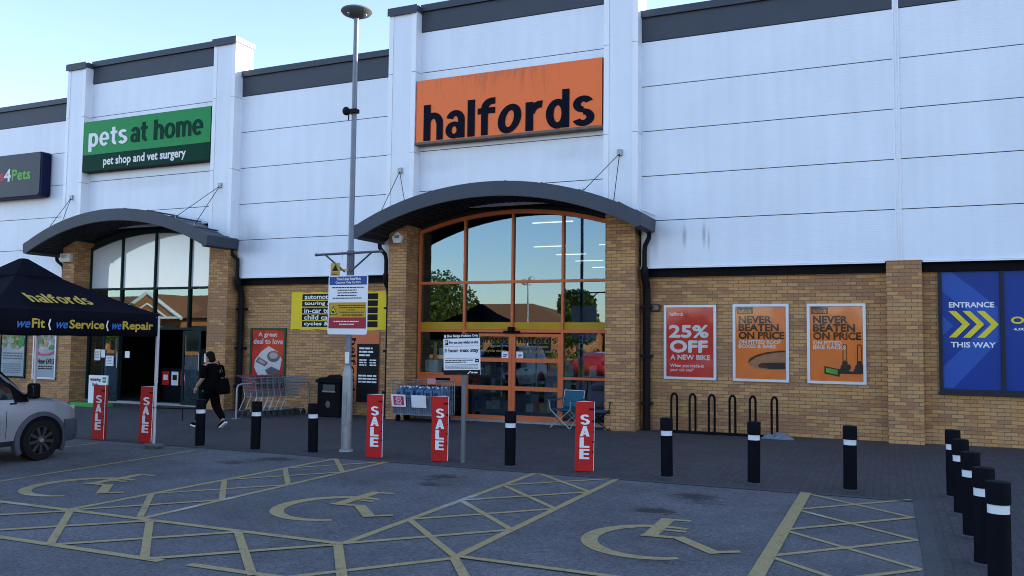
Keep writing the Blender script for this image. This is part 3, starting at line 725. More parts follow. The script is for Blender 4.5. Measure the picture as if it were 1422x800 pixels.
for a in (mull[0]+.75, mull[3]-.12):
    mb = MB(); w = .62
    mb.box(a, a+.07, YG-.13, YG-.095, -.05, 2.1); mb.box(a+w, a+w+.07, YG-.13, YG-.095, -.05, 2.1); mb.box(a+.07, a+w, YG-.128, YG-.097, 2.0, 2.1); mb.box(a+.07, a+w, YG-.128, YG-.097, -.05, .08)
    D = obj('sliding_door', mb, GREENF, F)
    mb = MB(); mb.add([(a+.07,YG-.11,.0),(a+w,YG-.11,.0),(a+w,YG-.11,2.05),(a+.07,YG-.11,2.05)], [(0,1,2,3)]); obj('door_pane', mb, GLASS, D, recalc=False)
    mb = MB(); mb.tube([(a+w+.035, YG-.15, .95), (a+w+.035, YG-.15, 1.45)], .014, 8); obj('door_handle', mb, STEEL, D)
mb = MB()
for x0, x1, z0, z1 in ((-22.37,-22.12,1.17,1.51),(-22.09,-21.92,1.26,1.50),(-21.88,-21.55,1.01,1.32),(-21.08,-20.89,1.27,1.47),(-17.95,-17.75,1.2,1.45)): mb.box(x0,x1,YG-.137,YG-.134,z0,z1)
obj('door_notice', mb, WCARD, F)
mb = MB(frame((0, YG-.137, 0)))
for i in range(5): greek(mb, -22.34, -22.16, 1.44-.05*i, .018, .003, i); greek(mb, -21.84, -21.6, 1.26-.045*i, .016, .003, i+9)
lettering('notice_print', mb, INKG, F)

# ---- blue vinyl window on the right
def blue_window(x0, n, w):
    mb = MB(); y0, y1 = YW-.055, YW+.05; x1 = x0+n*w; zb, zt = 1.03, 3.46; t = .065
    mb.box(x0, x1, y0, y1, zb, zb+t); mb.box(x0, x1, y0, y1, zt-t, zt)
    for i in range(n+1):
        a = x0+i*w-(t/2 if 0 < i < n else (0 if i == 0 else t)); mb.box(a, a+t, y0-.003, y1-.003, zb, zt)
    W = obj('window', mb, mat('graphite_frame', (.03,.035,.045), .4), car_shop)
    mb = MB(); mb.box(x0+.03, x1-.03, YW-.012, YW-.005, zb+.03, zt-.03); obj('blue_film', mb, mat('blue_film', (.006,.038,.25), .36, 0, .12, 2.5), W)
    mb = MB(); mb.box(x0-.02, x1+.02, y0-.05, y1, zb-.04, zb); obj('sill', mb, mat('graphite_frame', (0,0,0)), W)
    return W
W = blue_window(.93, 3, 1.10); blue_window(6.2, 3, 1.10)
LB = mat('light_blue_film', (.022,.085,.38), .36, 0, .08, 3)
mb = MB(frame((.93, YW-.0135, 1.03)))
polyf(mb, [(.065,2.36),(.22,2.36),(1.03,1.62),(1.03,1.00),(.25,.10),(.065,.10),(.065,.42),(.88,1.30),(.065,1.96)], .002) if False else None
for q in ([(.07,2.36),(.24,2.36),(1.03,1.66),(1.03,1.30)], [(.07,2.36),(1.03,1.30),(.84,1.31),(.07,1.98)], [(.84,1.31),(1.03,1.30),(1.03,1.00),(.07,.50)], [(.07,.50),(1.03,1.00),(.25,.09),(.07,.09)], [(.07,1.50),(.26,1.30),(.07,1.10)]):
    polyf(mb, q, .0015)
lettering('chevron_graphic', mb, LB, W)
YB = mat('bright_yellow_print', (.72,.60,.03), .4)
mb = MB(frame((.93, YW-.0135, 1.03)))
for i in range(3):
    o = .18+.245*i; z = 1.07; hh = .26; wd = .13
    polyf(mb, [(o,z+2*hh),(o+wd,z+2*hh),(o+wd+.24,z+hh),(o+.24,z+hh)], .005); polyf(mb, [(o,z),(o+.24,z+hh-.001),(o+wd+.24,z+hh-.001),(o+wd,z)], .005)
lettering('arrow_graphic', mb, YB, W)
mb = MB(frame((.93, YW-.0135, 1.03))); put(mb, 'ENTRANCE', .19, .97, 1.655, 1.765, 1.1, .005); put(mb, 'THIS WAY', .21, .98, .875, .985, 1.1, .005); put(mb, '4,000 p', 1.28, 1.62, 1.20, 1.265, .8, .005); lettering('window_lettering', mb, WHITEP, W)
mb = MB(frame((.93, YW-.0135, 1.03))); put(mb, 'Only', 1.24, 1.80, 1.30, 1.48, 1.2, .005); lettering('window_lettering', mb, YB, W)

# ---- shop interiors
def interior(shop, x0, x1, lit):
    y1 = 36
    mb = MB(); mb.box(x0, x1, YG+.3, y1, -.25, -.10 if x0 < -18 else -.06); obj('shop_floor', mb, mat('shop_floor', (.10,.10,.11), .35), shop)
    mb = MB(); mb.box(x0, x1, YG+.26, y1, 5.25, 5.35); mb.box(x0, x1, y1, y1+.1, -.2, 5.4); mb.box(x0-.1, x0, YG+.27, y1, -.2, 5.4); mb.box(x1, x1+.1, YG+.27, y1, -.2, 5.4); obj('shop_lining', mb, mat('shop_lining', (.05,.055,.065), .8), shop)
interior(car_shop, -16.5, -5.3, True); interior(pet_shop, -28, -16.9, True)
LIGHT = mat('strip_light_tube', (1.0,.98,.95), .5, emit=.5)
for (x0, y) in ((-8.3,19.9),(-10.4,25.05),(-8.2,25.1),(-10.6,27.6),(-10.75,30.0),(-11.0,32.8)):
    mb = MB(); mb.box(x0, x0+1.1, y-.012, y+.012, 4.945, 4.96)
    o = thing('strip_light', 'long white strip light lit on the dark ceiling inside the orange framed shop', 'ceiling light', (x0+.55, y, 5.25), 0, 'strip lights inside the shop')
    obj('tube', mb, LIGHT, o)
    mb = MB(); mb.box(x0-.03, x0+1.13, y-.05, y+.05, 4.97, 5.02); mb.tube([(x0+.2,y,5.02),(x0+.2,y,5.25)], .008, 5); mb.tube([(x0+1.0,y,5.02),(x0+1.0,y,5.25)], .008, 5); obj('batten', mb, WHITEP, o)
STOCK = [mat('stock_%s' % n, c, .5, 0, .5, 3, stretch=(2,2,2)) for n, c in (('white', (.5,.5,.48)), ('red', (.35,.03,.02)), ('yellow', (.45,.30,.04)), ('blue', (.03,.08,.25)), ('grey', (.12,.12,.13)), ('green', (.04,.2,.05)))]
def gondola(x, y, label, n=5, seed=1):
    rr = random.Random(seed)
    o = thing('display_shelf', label, 'display shelf', (x, y, gz(x)), 0)
    mb = MB(); mb.box(x-1, x+1, y+.0, y+.05, -.08, 1.5)
    for z in (.1, .55, 1.0): mb.box(x-1, x+1, y-.4, y, z-.02, z)
    obj('shelving', mb, mat('shelf_grey', (.2,.2,.2), .5), o)
    mb = MB()
    for z in (.1, .55, 1.0):
        a = x-.97
        while a < x+.85:
            w = rr.uniform(.08,.22); mb.cur = rr.randrange(6); mb.box(a, a+w, y-.38, y-.05, z, z+rr.uniform(.18,.38)); a += w+.02
    s = obj('shelf_stock', mb, STOCK, o, recalc=False); s['kind'] = 'stuff'
gondola(-7.6, 20.6, 'low shelf of boxed stock behind the right hand orange sliding door', seed=2)
gondola(-10.3, 20.9, 'low shelf of boxed stock behind the orange framed letter panel window', seed=3)
gondola(-19.6, 21.6, 'low shelf of pet goods just inside the dark green doorway', seed=5)
gondola(-21.6, 22.8, 'low shelf of pet goods behind the notices on the green framed glass', seed=6)

o = thing('leaflet_stand', 'dark stand with red and white price cards just inside the pet shop doorway', 'leaflet stand', (-20.2,19.7,gz(-20)))
mb = MB(); mb.box(-20.75,-19.55,19.72,19.76,-.1,.95); mb.box(-20.75,-20.70,19.5,19.76,-.1,.4); mb.box(-19.6,-19.55,19.5,19.76,-.1,.4); obj('stand_frame', mb, BLACK, o)
for k in range(3):
    mb = MB(); mb.box(-20.68+.38*k,-20.40+.38*k,19.705,19.715,.42,.84); q = obj('price_card', mb, WCARD if k == 1 else REDP, o)
    mb = MB(frame((0,19.705,0))); quad(mb, -20.63+.38*k,-20.45+.38*k,.58,.74); obj('card_print', mb, INK if k == 1 else WCARD, q, recalc=False)
# ------------------------------------------------------------------ shop signs
s = thing('shop_sign', 'large orange box sign reading halfords in navy letters', 'shop sign', (-8.30,18.35,6.84))
mb = MB(); mb.box(-10.76,-5.86,18.115,18.34,6.86,8.44); obj('sign_box', mb, [mat('sign_edge_black', (.012,.012,.016), .5)], s)
mb = MB(); mb.box(-10.755,-5.865,18.10,18.113,6.865,8.435)
def streak_orange():
    m = bpy.data.materials.new('weathered_orange'); m.use_nodes = True; nt = m.node_tree; N = nt.nodes; L = nt.links; p = N['Principled BSDF']; p.inputs['Roughness'].default_value = .5
    uv = N.new('ShaderNodeUVMap'); mp = N.new('ShaderNodeMapping'); mp.inputs['Scale'].default_value = (6, .7, 1); L.new(uv.outputs['UV'], mp.inputs['Vector'])
    nz = N.new('ShaderNodeTexNoise'); nz.inputs['Scale'].default_value = 1.5; nz.inputs['Detail'].default_value = 8; nz.inputs['Roughness'].default_value = .7; L.new(mp.outputs['Vector'], nz.inputs['Vector'])
    sp = N.new('ShaderNodeSeparateXYZ'); L.new(uv.outputs['UV'], sp.inputs[0])
    tp = N.new('ShaderNodeMapRange'); tp.inputs['From Min'].default_value = 7.75; tp.inputs['From Max'].default_value = 8.44; tp.inputs['To Max'].default_value = .22; L.new(sp.outputs['Y'], tp.inputs['Value'])
    # grime gathers towards the middle of the top edge
    cxn = N.new('ShaderNodeMapRange'); cxn.inputs['From Min'].default_value = 2.4; cxn.inputs['From Max'].default_value = .6
    sb = N.new('ShaderNodeMath'); sb.operation = 'ADD'; sb.inputs[1].default_value = 8.6; L.new(sp.outputs['X'], sb.inputs[0])
    ab = N.new('ShaderNodeMath'); ab.operation = 'ABSOLUTE'; L.new(sb.outputs[0], ab.inputs[0]); L.new(ab.outputs[0], cxn.inputs['Value'])
    mu = N.new('ShaderNodeMath'); mu.operation = 'MULTIPLY'; L.new(tp.outputs['Result'], mu.inputs[0]); L.new(cxn.outputs['Result'], mu.inputs[1])
    ad = N.new('ShaderNodeMath'); ad.operation = 'ADD'; L.new(nz.outputs['Fac'], ad.inputs[0]); L.new(mu.outputs[0], ad.inputs[1])
    mr = N.new('ShaderNodeMapRange'); mr.inputs['From Min'].default_value = .60; mr.inputs['From Max'].default_value = .95; mr.inputs['To Max'].default_value = .7; L.new(ad.outputs[0], mr.inputs['Value'])
    mx = N.new('ShaderNodeMix'); mx.data_type = 'RGBA'; mx.inputs['A'].default_value = (.88,.155,.014,1); mx.inputs['B'].default_value = (.16,.055,.03,1); L.new(mr.outputs['Result'], mx.inputs['Factor']); L.new(mx.outputs['Result'], p.inputs['Base Color'])
    return m
obj('sign_face', mb, streak_orange(), s)
mb = MB(frame((0,18.10,0))); heavy(mb, 'halfOrds', -10.53, -6.05, 6.885, .905, .016, .09, thick=.014); obj('sign_lettering', mb, NAVY, s, recalc=False)
mb = MB(); mb.box(-10.78,-5.84,18.07,18.34,6.80,6.858); obj('sign_tray', mb, mat('grimy_tray', (.16,.13,.10), .7, 0, .4, 5), s)

s = thing('shop_sign', 'green box sign reading pets at home above a dark green strip', 'shop sign', (-20.1,18.35,6.93))
mb = MB(); mb.box(-22.73,-17.48,18.09,18.34,6.94,8.50); obj('sign_box', mb, mat('sign_edge_black', (0,0,0)), s)
mb = MB(); mb.box(-22.72,-17.49,18.078,18.088,7.46,8.49); obj('sign_face', mb, GREENS, s)
mb = MB(); mb.box(-22.72,-17.49,18.079,18.088,6.95,7.457); obj('sign_strip', mb, GREEND, s)
mb = MB(frame((0,18.078,0))); heavy(mb, 'pets', -22.36, -20.72, 7.70, .56, .012, .07, thick=.01); lettering('sign_lettering', mb, WHITEP, s)
mb = MB(frame((0,18.078,0))); heavy(mb, 'at home', -20.60, -17.76, 7.70, .60, .012, .06, thick=.01); lettering('sign_lettering', mb, GREEND, s)
mb = MB(frame((0,18.078,0))); put(mb, 'pet shop and vet surgery', -21.70, -18.38, 7.02, 7.36, .7, .006); lettering('sign_lettering', mb, WHITEP, s)

s = thing('shop_sign', 'dark grey rounded box sign reading Vets4Pets at the left edge', 'shop sign', (-26.0,18.35,6.32))
def rrect(x0, x1, z0, z1, r_, n=5):
    out = []
    for cx, cz, a0 in ((x1-r_,z0+r_,-90),(x1-r_,z1-r_,0),(x0+r_,z1-r_,90),(x0+r_,z0+r_,180)):
        out += [(cx+r_*math.cos(R(a0+90*i/n)), cz+r_*math.sin(R(a0+90*i/n))) for i in range(n+1)]
    return out
mb = MB(); mb.prism(rrect(-27.9,-24.36,6.32,7.74,.10), 18.05, 18.36, 'y'); obj('sign_box', mb, mat('sign_navy_edge', (.012,.015,.05), .4), s, bevel=.01)
mb = MB(); mb.prism(rrect(-27.86,-24.44,6.36,7.72,.10), 18.03, 18.048, 'y'); obj('sign_face', mb, mat('charcoal_sign', (.040,.050,.066), .4, 0, .1, 3), s)
f = frame((0,18.03,0))
mb = MB(f); put(mb, 'Vets', -27.3, -26.12, 6.90, 7.26, 1.0, .004); lettering('sign_lettering', mb, mat('pink_red_print', (.55,.03,.06), .45), s)
mb = MB(f); put(mb, '4', -26.13, -25.80, 6.86, 7.28, 1.0, .004); lettering('sign_lettering', mb, WHITEP, s)
mb = MB(f); put(mb, 'Pets', -25.75, -24.86, 6.88, 7.24, 1.0, .004); lettering('sign_lettering', mb, mat('lime_print', (.13,.42,.06), .45), s)

# ------------------------------------------------------------------ posters, banner, boards
def poster_case(name, label, x0, x1, z0, z1, frame_m, face_m, y=YW, fw=.06, cat='poster'):
    o = thing(name, label, cat, ((x0+x1)/2, y, z0))
    mb = MB()
    mb.box(x0,x1,y-.05,y-.003,z0,z0+fw); mb.box(x0,x1,y-.05,y-.003,z1-fw,z1); mb.box(x0,x0+fw,y-.052,y-.003,z0+.002,z1-.002); mb.box(x1-fw,x1,y-.052,y-.003,z0+.002,z1-.002)
    obj('poster_frame', mb, frame_m, o, bevel=.006)
    mb = MB(); mb.box(x0+fw-.01,x1-fw+.01,y-.02,y-.012,z0+fw-.01,z1-fw+.01); obj('poster_sheet', mb, face_m, o)
    mb = MB(); n = 6; xs2 = [x0+fw+(x1-x0-2*fw)*i/n for i in range(n+1)]
    rr = random.Random(int(x0*100))
    mb.grid([[(x, y-.034+rr.uniform(-.004,.004), z0+fw+(z1-z0-2*fw)*j/8) for x in xs2] for j in range(9)]); obj('clear_cover', mb, PGLASS, o, recalc=False, smooth=True)
    return o, frame((x0+fw, y-.0205, z0+fw)), x1-x0-2*fw, z1-z0-2*fw
ALU = mat('silver_frame', (.56,.57,.60), .4, .35, .08, 6)
POSTO = mat('orange_poster', (.85,.26,.04), .4, 0, .12, 3)
POSTR = mat('red_poster', (.68,.035,.025), .4, 0, .14, 3)
BR_INK = mat('dark_brown_print', (.050,.040,.030), .5)
o, f, w, h = poster_case('wall_poster', 'red poster in a silver frame offering 25% off a new bike', -4.56, -3.40, 1.12, 2.77, ALU, POSTR)
mb = MB(f); put(mb, 'halfords', .05*w+.02, .36*w, .88*h, .935*h, .8); put(mb, '25%', .05*w, .90*w, .56*h, .75*h, 1.6); put(mb, 'OFF', .07*w, .88*w, .345*h, .53*h, 2.0); put(mb, 'A NEW BIKE', .08*w, .93*w, .245*h, .32*h, 1.4)
put(mb, 'When you trade-in', .08*w, .80*w, .125*h, .185*h, .6); put(mb, 'your old one*', .08*w, .58*w, .065*h, .125*h, .6); lettering('poster_lettering', mb, WHITEP, o)
for k, (x0, x1, lab) in enumerate(((-3.05,-1.89,'orange poster in a silver frame with a roof box, middle of the three framed posters'), (-1.53,-.39,'orange poster in a silver frame with a bike rack, beside the brick pier'))):
    o, f, w, h = poster_case('wall_poster', lab, x0, x1, 1.12, 2.78, ALU, POSTO)
    mb = MB(f); quad(mb, .03*w, .35*w, .90*h, .995*h, .003)
    for t_, b_, x9 in (('NEVER',.77,.72),('BEATEN',.66,.86),('ON PRICE',.55,.97)): put(mb, t_, .06*w, x9*w, b_*h, (b_+.105)*h, 1.4)
    if k == 0:
        pts = [(.24,.22),(.28,.28),(.40,.33),(.60,.37),(.85,.395),(.98,.40),(.98,.375),(.85,.37),(.62,.345),(.42,.30),(.31,.25)]
        polyf(mb, [(a*w,b*h) for a, b in pts], .004)
    else:
        for cx in (.66, .93):
            for q in (-.035, .035): quad(mb, (cx+q-.008)*w, (cx+q+.008)*w, .24*h, .48*h, .004)
            quad(mb, (cx-.035)*w, (cx+.035)*w, .48*h, .493*h, .004)
            for j in range(5): disc(mb, (cx-.06+.03*j)*w, (.14+.05*((j*7) % 3))*h, .055*w, .04*h, .004+.0006*j, 9)
        quad(mb, .30*w, .95*w, .10*h, .135*h, .008)
    lettering('poster_lettering', mb, BR_INK, o)
    mb = MB(f); put(mb, 'halfords', .06*w, .32*w, .915*h, .965*h, .3, .006); lettering('poster_lettering', mb, POSTO, o)
    mb = MB(f)
    if k == 0: put(mb, 'ON FITTED ROOF', .06*w, .90*w, .485*h, .538*h, 1.2); put(mb, 'BOXES & BARS', .06*w, .80*w, .425*h, .478*h, 1.2)
    else: put(mb, 'ON FITTED', .06*w, .60*w, .485*h, .538*h, 1.2); put(mb, 'BIKE RACKS', .06*w, .68*w, .425*h, .478*h, 1.2)
    lettering('poster_lettering', mb, WHITEP, o)
    mb = MB(f)
    if k == 0:
        pts = [(.24,.22),(.28,.27),(.42,.315),(.62,.355),(.98,.385),(.98,.14),(.7,.13),(.45,.14),(.3,.18)]
        polyf(mb, [(a*w,b*h) for a, b in pts], .0022); o2 = lettering('roof_box_picture', mb, mat('roof_box_print', (.38,.18,.07), .3), o)
        mb = MB(f); polyf(mb, [(a*w,b*h) for a, b in [(.44,.19),(.52,.225),(.98,.235),(.98,.145),(.7,.14),(.47,.16)]], .0035); lettering('roof_box_shadow_print', mb, BR_INK, o)
    else:
        polyf(mb, [(.27*w,.10*h),(.27*w,.20*h),(.56*w,.16*h),(.56*w,.06*h)], .009); lettering('number_plate_picture', mb, BR_INK, o)
        mb = MB(f); polyf(mb, [(.30*w,.115*h),(.30*w,.18*h),(.52*w,.15*h),(.52*w,.085*h)], .0105); lettering('number_plate_face', mb, mat('lime_print', (0,0,0)), o)
o, f, w, h = poster_case('wall_poster', 'red poster in a dark green frame reading A great deal to love above the trolleys', -16.28, -15.05, .35, 2.20, mat('green_poster_frame', (.02,.07,.035), .5), POSTR)
mb = MB(f); put(mb, 'A great', .18*w, .78*w, .875*h, .965*h, 1.0); put(mb, 'deal to love', .04*w, .96*w, .775*h, .865*h, 1.0)
pts = [(.52,.745),(.30,.66),(.10,.52),(.08,.40),(.20,.28),(.42,.22),(.70,.24),(.88,.36),(.94,.54),(.80,.66)]
polyf(mb, [(a*w,b*h) for a, b in pts], .003); lettering('poster_lettering', mb, WHITEP, o)
mb = MB(f); polyf(mb, [(a*w,b*h) for a, b in [(.12,.49),(.42,.42),(.52,.48),(.22,.57)]], .006); disc(mb, .68*w, .58*h, .2*w, .09*h, .006); polyf(mb, [(a*w,b*h) for a, b in [(.42,.36),(.62,.42),(.9,.36),(.8,.28),(.5,.30)]], .006); disc(mb, .6*w, .24*h, .17*w, .05*h, .007)
lettering('poster_picture', mb, mat('grey_product_print', (.16,.18,.20), .4, 0, .6, 12), o)
mb = MB(f); disc(mb, .68*w, .595*h, .13*w, .05*h, .009); polyf(mb, [(a*w,b*h) for a, b in [(.2,.50),(.4,.455),(.44,.48),(.25,.54)]], .009); lettering('poster_picture_highlight', mb, mat('pale_product_print', (.5,.53,.55), .4, 0, .4, 14), o)
GRF = mat('dark_green_frame', (0,0,0))
for k, (x0, x1, lab) in enumerate(((-26.75,-25.50,'green edged poster of a picnic scene at the left edge behind the van'), (-25.16,-24.08,'white and pink poster reading Deals Now on brick beside the van bonnet'))):
    o, f, w, h = poster_case('wall_poster', lab, x0, x1, .52, 2.35, GRF if k == 0 else ALU, mat('pale_blue_poster', (.55,.62,.66), .4, 0, .1, 3))
    mb = MB(f); n = 60; rr = random.Random(k)
    for i in range(n):
        a, b = rr.uniform(.05,.95), rr.uniform(.55,.92); disc(mb, a*w, b*h, rr.uniform(.04,.10)*w, rr.uniform(.02,.05)*h, .003+.0004*i, 8)
        mb.mi[-1] = i % 3
    obj('poster_picture', mb, [mat('leaf_print', (.10,.25,.05), .5), mat('tan_print', (.42,.30,.16), .5), mat('grey_print2', (.30,.33,.30), .5)], o, recalc=False)
    mb = MB(f)
    if k == 1:
        polyf(mb, [(0,.47*h),(.3*w,.40*h),(.7*w,.41*h),(w,.46*h),(w,.50*h),(.7*w,.445*h),(.3*w,.435*h),(0,.54*h)], .03); lettering('poster_band', mb, mat('pink_print', (.6,.06,.14), .5), o)
        mb = MB(f); put(mb, 'deals', .40*w, .95*w, .84*h, .95*h, .8, .03); put(mb, 'Now £49.5', .15*w, .97*w, .245*h, .35*h, .9); greek(mb, .2*w, .9*w, .19*h, .02*h); greek(mb, .2*w, .9*w, .15*h, .02*h, seed=2); lettering('poster_lettering', mb, INK, o)
    else:
        for i in range(3): greek(mb, .08*w, .92*w, (.42-.05*i)*h, .025*h, seed=i)
        for i in range(5): greek(mb, .08*w, .85*w, (.22-.04*i)*h, .014*h, seed=i+4)
        lettering('poster_lettering', mb, INKG, o)
        mb = MB(f); disc(mb, .86*w, .66*h, .13*w, .085*h, .03); lettering('poster_badge', mb, GREENS, o)
# yellow banner
o = thing('banner', 'yellow cloth banner with black strips naming automotive and cycle goods', 'banner', (-13.3,YW,2.15))
mb = MB(); nx, nz_ = 26, 8; rr = random.Random(3)
def ban(x, z): return YW-.025-.010*math.sin(x*5.1+z)*math.sin(z*4)-.006*math.sin(x*13)
X0, X1, Z0, Z1 = -14.90, -11.76, 2.16, 3.17
mb.grid([[(X0+(X1-X0)*i/nx, ban(X0+(X1-X0)*i/nx, Z0+(Z1-Z0)*j/nz_), Z0+(Z1-Z0)*j/nz_+.012*math.sin(i*1.1)*(1 if j in (0, nz_) else 0)) for i in range(nx+1)] for j in range(nz_+1)])
obj('banner_cloth', mb, mat('yellow_cloth', (.80,.58,.03), .7, 0, .1, 3), o, recalc=False, smooth=True)
mb = MB()
for i in range(5):
    z0 = 2.235+.183*i
    mb.grid([[(-14.53+2.42*k/20, ban(-14.53+2.42*k/20, z0)-.008, z0) for k in range(21)], [(-14.53+2.42*k/20, ban(-14.53+2.42*k/20, z0+.15)-.008, z0+.155) for k in range(21)]])
obj('banner_strip', mb, INK, o, recalc=False)
mb = MB(frame((0, YW-.052, 0)))
for i, (t_, x1) in enumerate((('cycles & acc',-13.25),('child car seats',-12.98),('in-car tech',-13.39),('touring & cycle',-13.02),('automotive',-13.42))):
    put(mb, t_, -14.44, x1, 2.245+.183*i, 2.375+.183*i, .9, .003)
lettering('banner_lettering', mb, WHITEP, o)
# opening hours board
o = thing('opening_hours_board', 'orange and black opening hours board on the brick behind the lamp post', 'notice board', (-12.5,YW,.28))
mb = MB(); mb.box(-13.02,-12.04,YW-.025,YW-.002,.28,2.12); obj('board_panel', mb, mat('salmon_orange_board', (.58,.16,.06), .5, 0, .1, 4), o)
mb = MB(); mb.box(-12.72,-12.045,YW-.030,YW-.026,.285,1.80); obj('black_panel', mb, INK, o)
mb = MB(frame((0,YW-.026,0), (0,0,-1), (1,0,0))); heavy(mb, 'halfOrds', -1.95, -.35, -12.93, .17, .003); lettering('board_lettering', mb, INK, o)
mb = MB(frame((0,YW-.031,0)))
for i, (a, b) in enumerate(((.05,.36),(.05,.40),(.05,.28))): greek(mb, -12.70+a, -12.70+b+.1, 1.66-.09*i, .045, .003, i)
for i in range(3): greek(mb, -12.64, -12.42, 1.36-.065*i, .035, .003, 5+i); greek(mb, -12.32, -12.12, 1.36-.065*i, .035, .003, 8+i)
for i in range(3): greek(mb, -12.66, -12.10, .95-.08*i, .042, .003, 11+i)
lettering('board_lettering', mb, WHITEP, o)
# small wall boxes
o = thing('alarm_box', 'white five sided alarm box under the canopy on the brick pier', 'alarm box', (-11.2,YP,4.33))
mb = MB(); c = -11.19; mb.prism([(c-.10,4.34),(c+.10,4.34),(c+.155,4.50),(c,4.62),(c-.155,4.50)], YP-.08, YP+.02, 'y'); obj('alarm_case', mb, WHITEP, o, bevel=.01)
mb = MB(frame((0,YP-.0805,0))); quad(mb, c-.07, c+.07, 4.46, 4.53); lettering('alarm_print', mb, INKG, o)
o = thing('alarm_box', 'small cream alarm box on the brick pier above the gazebo', 'alarm box', (-23.1,YP,4.17))
mb = MB(); mb.box(-23.30,-22.86,YP-.10,YP+.02,4.18,4.44); obj('alarm_case', mb, mat('cream_plastic', (.62,.60,.50), .5), o, bevel=.015)
mb = MB(frame((0,YP-.1005,0))); put(mb, 'CREST', -23.24, -22.98, 4.31, 4.39, .4); lettering('alarm_print', mb, INKG, o)
o = thing('wall_light', 'small brown bulkhead box on the brick wall left of the red poster', 'bulkhead light', (-4.75,YW,2.63))
mb = MB(); mb.prism(rrect(-4.86,-4.64,2.63,2.79,.03), YW-.07, YW, 'y'); obj('light_case', mb, mat('brown_box', (.06,.035,.03), .5), o, bevel=.01)
mb = MB(); mb.prism(rrect(-4.83,-4.67,2.66,2.76,.025), YW-.078, YW-.07, 'y'); obj('light_lens', mb, mat('dull_lens', (.12,.09,.08), .3), o)

# ------------------------------------------------------------------ bollards
B0 = thing('bollard', '', 'bollard', (0,0,0), 0, 'black bollards with white bands')
BOLM = mat('black_bollard', (.006,.0065,.010), .6, 0, .25, 5, bump=.08)
mb = MB(); mb.lathe([(.086,-.05),(.086,.60)], 24); obj('post', mb, BOLM, B0, False, smooth=True, auto=40)
mb = MB(); mb.lathe([(.081,.60),(.081,.672)], 24); obj('reflective_band', mb, mat('white_reflective', (.72,.75,.78), .35, 0, .06, 6), B0, False, smooth=True, auto=40)
mb = MB(); mb.lathe([(.090,.672),(.092,.69),(.092,.835),(.088,.85),(.075,.853),(.0,.854)], 24); obj('cap', mb, BOLM, B0, False, smooth=True, auto=40)
mb = MB(); mb.lathe([(.086,-.02),(.13,.004),(.125,.012),(.086,.016)], 16); obj('base_collar', mb, KERB, B0, False)
bl = [(-11.51,11.90,'black bollard with a white band tied by a strap to the gazebo leg'),
      (-10.27,11.95,'black bollard with a white band in front of the shopping trolleys'),
      (-9.12,12.08,'black bollard with a white band between the trolleys and the tall lamp post'),
      (-5.44,12.22,'black bollard with a white band in front of the orange sliding doors'),
      (-2.96,12.28,'black bollard with a white band standing before the leftmost bike hoops'),
      (-1.73,12.28,'black bollard with a white band standing before the rightmost bike hoops'),
      (-.48,12.30,'black bollard with a white band alone before the right framed poster and pier'),
      (.76,12.38,'black bollard farthest from the viewer in the diagonal row below the blue window'),
      (.77,11.19,'black bollard second farthest in the diagonal row below the blue window'),
      (.77,9.94,'middle black bollard of the five in the diagonal row at right'),
      (.77,8.73,'black bollard second nearest to the viewer in the diagonal row'),
      (.80,7.90,'nearest and largest black bollard at the bottom right corner')]
for i, (x, y, lab) in enumerate(bl):
    if i == 0: B0.location = (x, y, gz(x)); B0['label'] = lab
    else:
        q = dup(B0, (x, y, gz(x)), None, lab); q.rotation_euler = (random.uniform(-.012,.012), random.uniform(-.012,.012), random.uniform(0,6))

# ------------------------------------------------------------------ SALE covers
S0 = thing('sale_display', '', 'sale display', (0,0,0), 0, 'red SALE covers on the kerb')
Hs = 1.05; wd = .285; dp = .22; t = .006
mb = MB()
tri = [(-wd/2,0),(wd/2,0),(0,dp)]; tin = [(-wd/2+.012,.006),(wd/2-.012,.006),(0,dp-.015)]
def P3(q, z): return [(x, y-.08, z) for x, y in q]
mb.grid([P3(tri,.01), P3(tri,Hs)], True); obj('card_sleeve', mb, REDP, S0, False)
mb = MB(); mb.grid([P3(tin,.012), P3(tin,Hs-.001)], True)
for i in range(3):
    j = (i+1) % 3; a = P3(tri,Hs+.001); b = P3(tin,Hs+.001); mb.add([a[i],a[j],b[j],b[i]], [(0,1,2,3)])
obj('card_lining', mb, WCARD, S0, False, recalc=False)
mb = MB(frame((0,-.08,0)))
for c_, z in (('S',.705),('A',.53),('L',.36),('E',.19)): heavy(mb, c_, -.075, .075, z, .152, .004)
obj('sale_lettering', mb, WHITEP, S0, False, recalc=False)
mb = MB(); mb.box(wd/2-.004, wd/2+.003, -.084, -.074, .02, Hs+.004); obj('white_edge', mb, WCARD, S0, False)
mb = MB(frame((0,-.085,0)))
for z, w_ in ((.94,.085),(.76,.035),(.60,.022),(.45,.03),(.30,.03)): quad(mb, wd/2-w_, wd/2-.004, z-.014, z+.014, .006)
obj('fixing_tab', mb, INK, S0, False, recalc=False)
mb = MB(); mb.lathe([(.042,0),(.042,.85),(.0,.853)], 16, (0,-.022,0)); obj('inner_post', mb, BOLM, S0, False)
sl = [(-13.92,11.80,.10,'red SALE cover in front of the white watering hole board'),(-12.76,11.86,.14,'red SALE cover just left of the front gazebo leg'),(-7.83,12.08,.18,'red SALE cover beside the foot of the tall lamp post'),(-6.66,12.20,.16,'red SALE cover in front of the wire cage of blue bottles'),(-4.23,12.25,.40,'red SALE cover in front of the two camping chairs')]
for i, (x, y, rz, lab) in enumerate(sl):
    o = S0 if i == 0 else dup(S0)
    o.location = (x, y, gz(x)); o.rotation_euler = (random.uniform(-.015,.015), random.uniform(-.012,.02), rz); o['label'] = lab

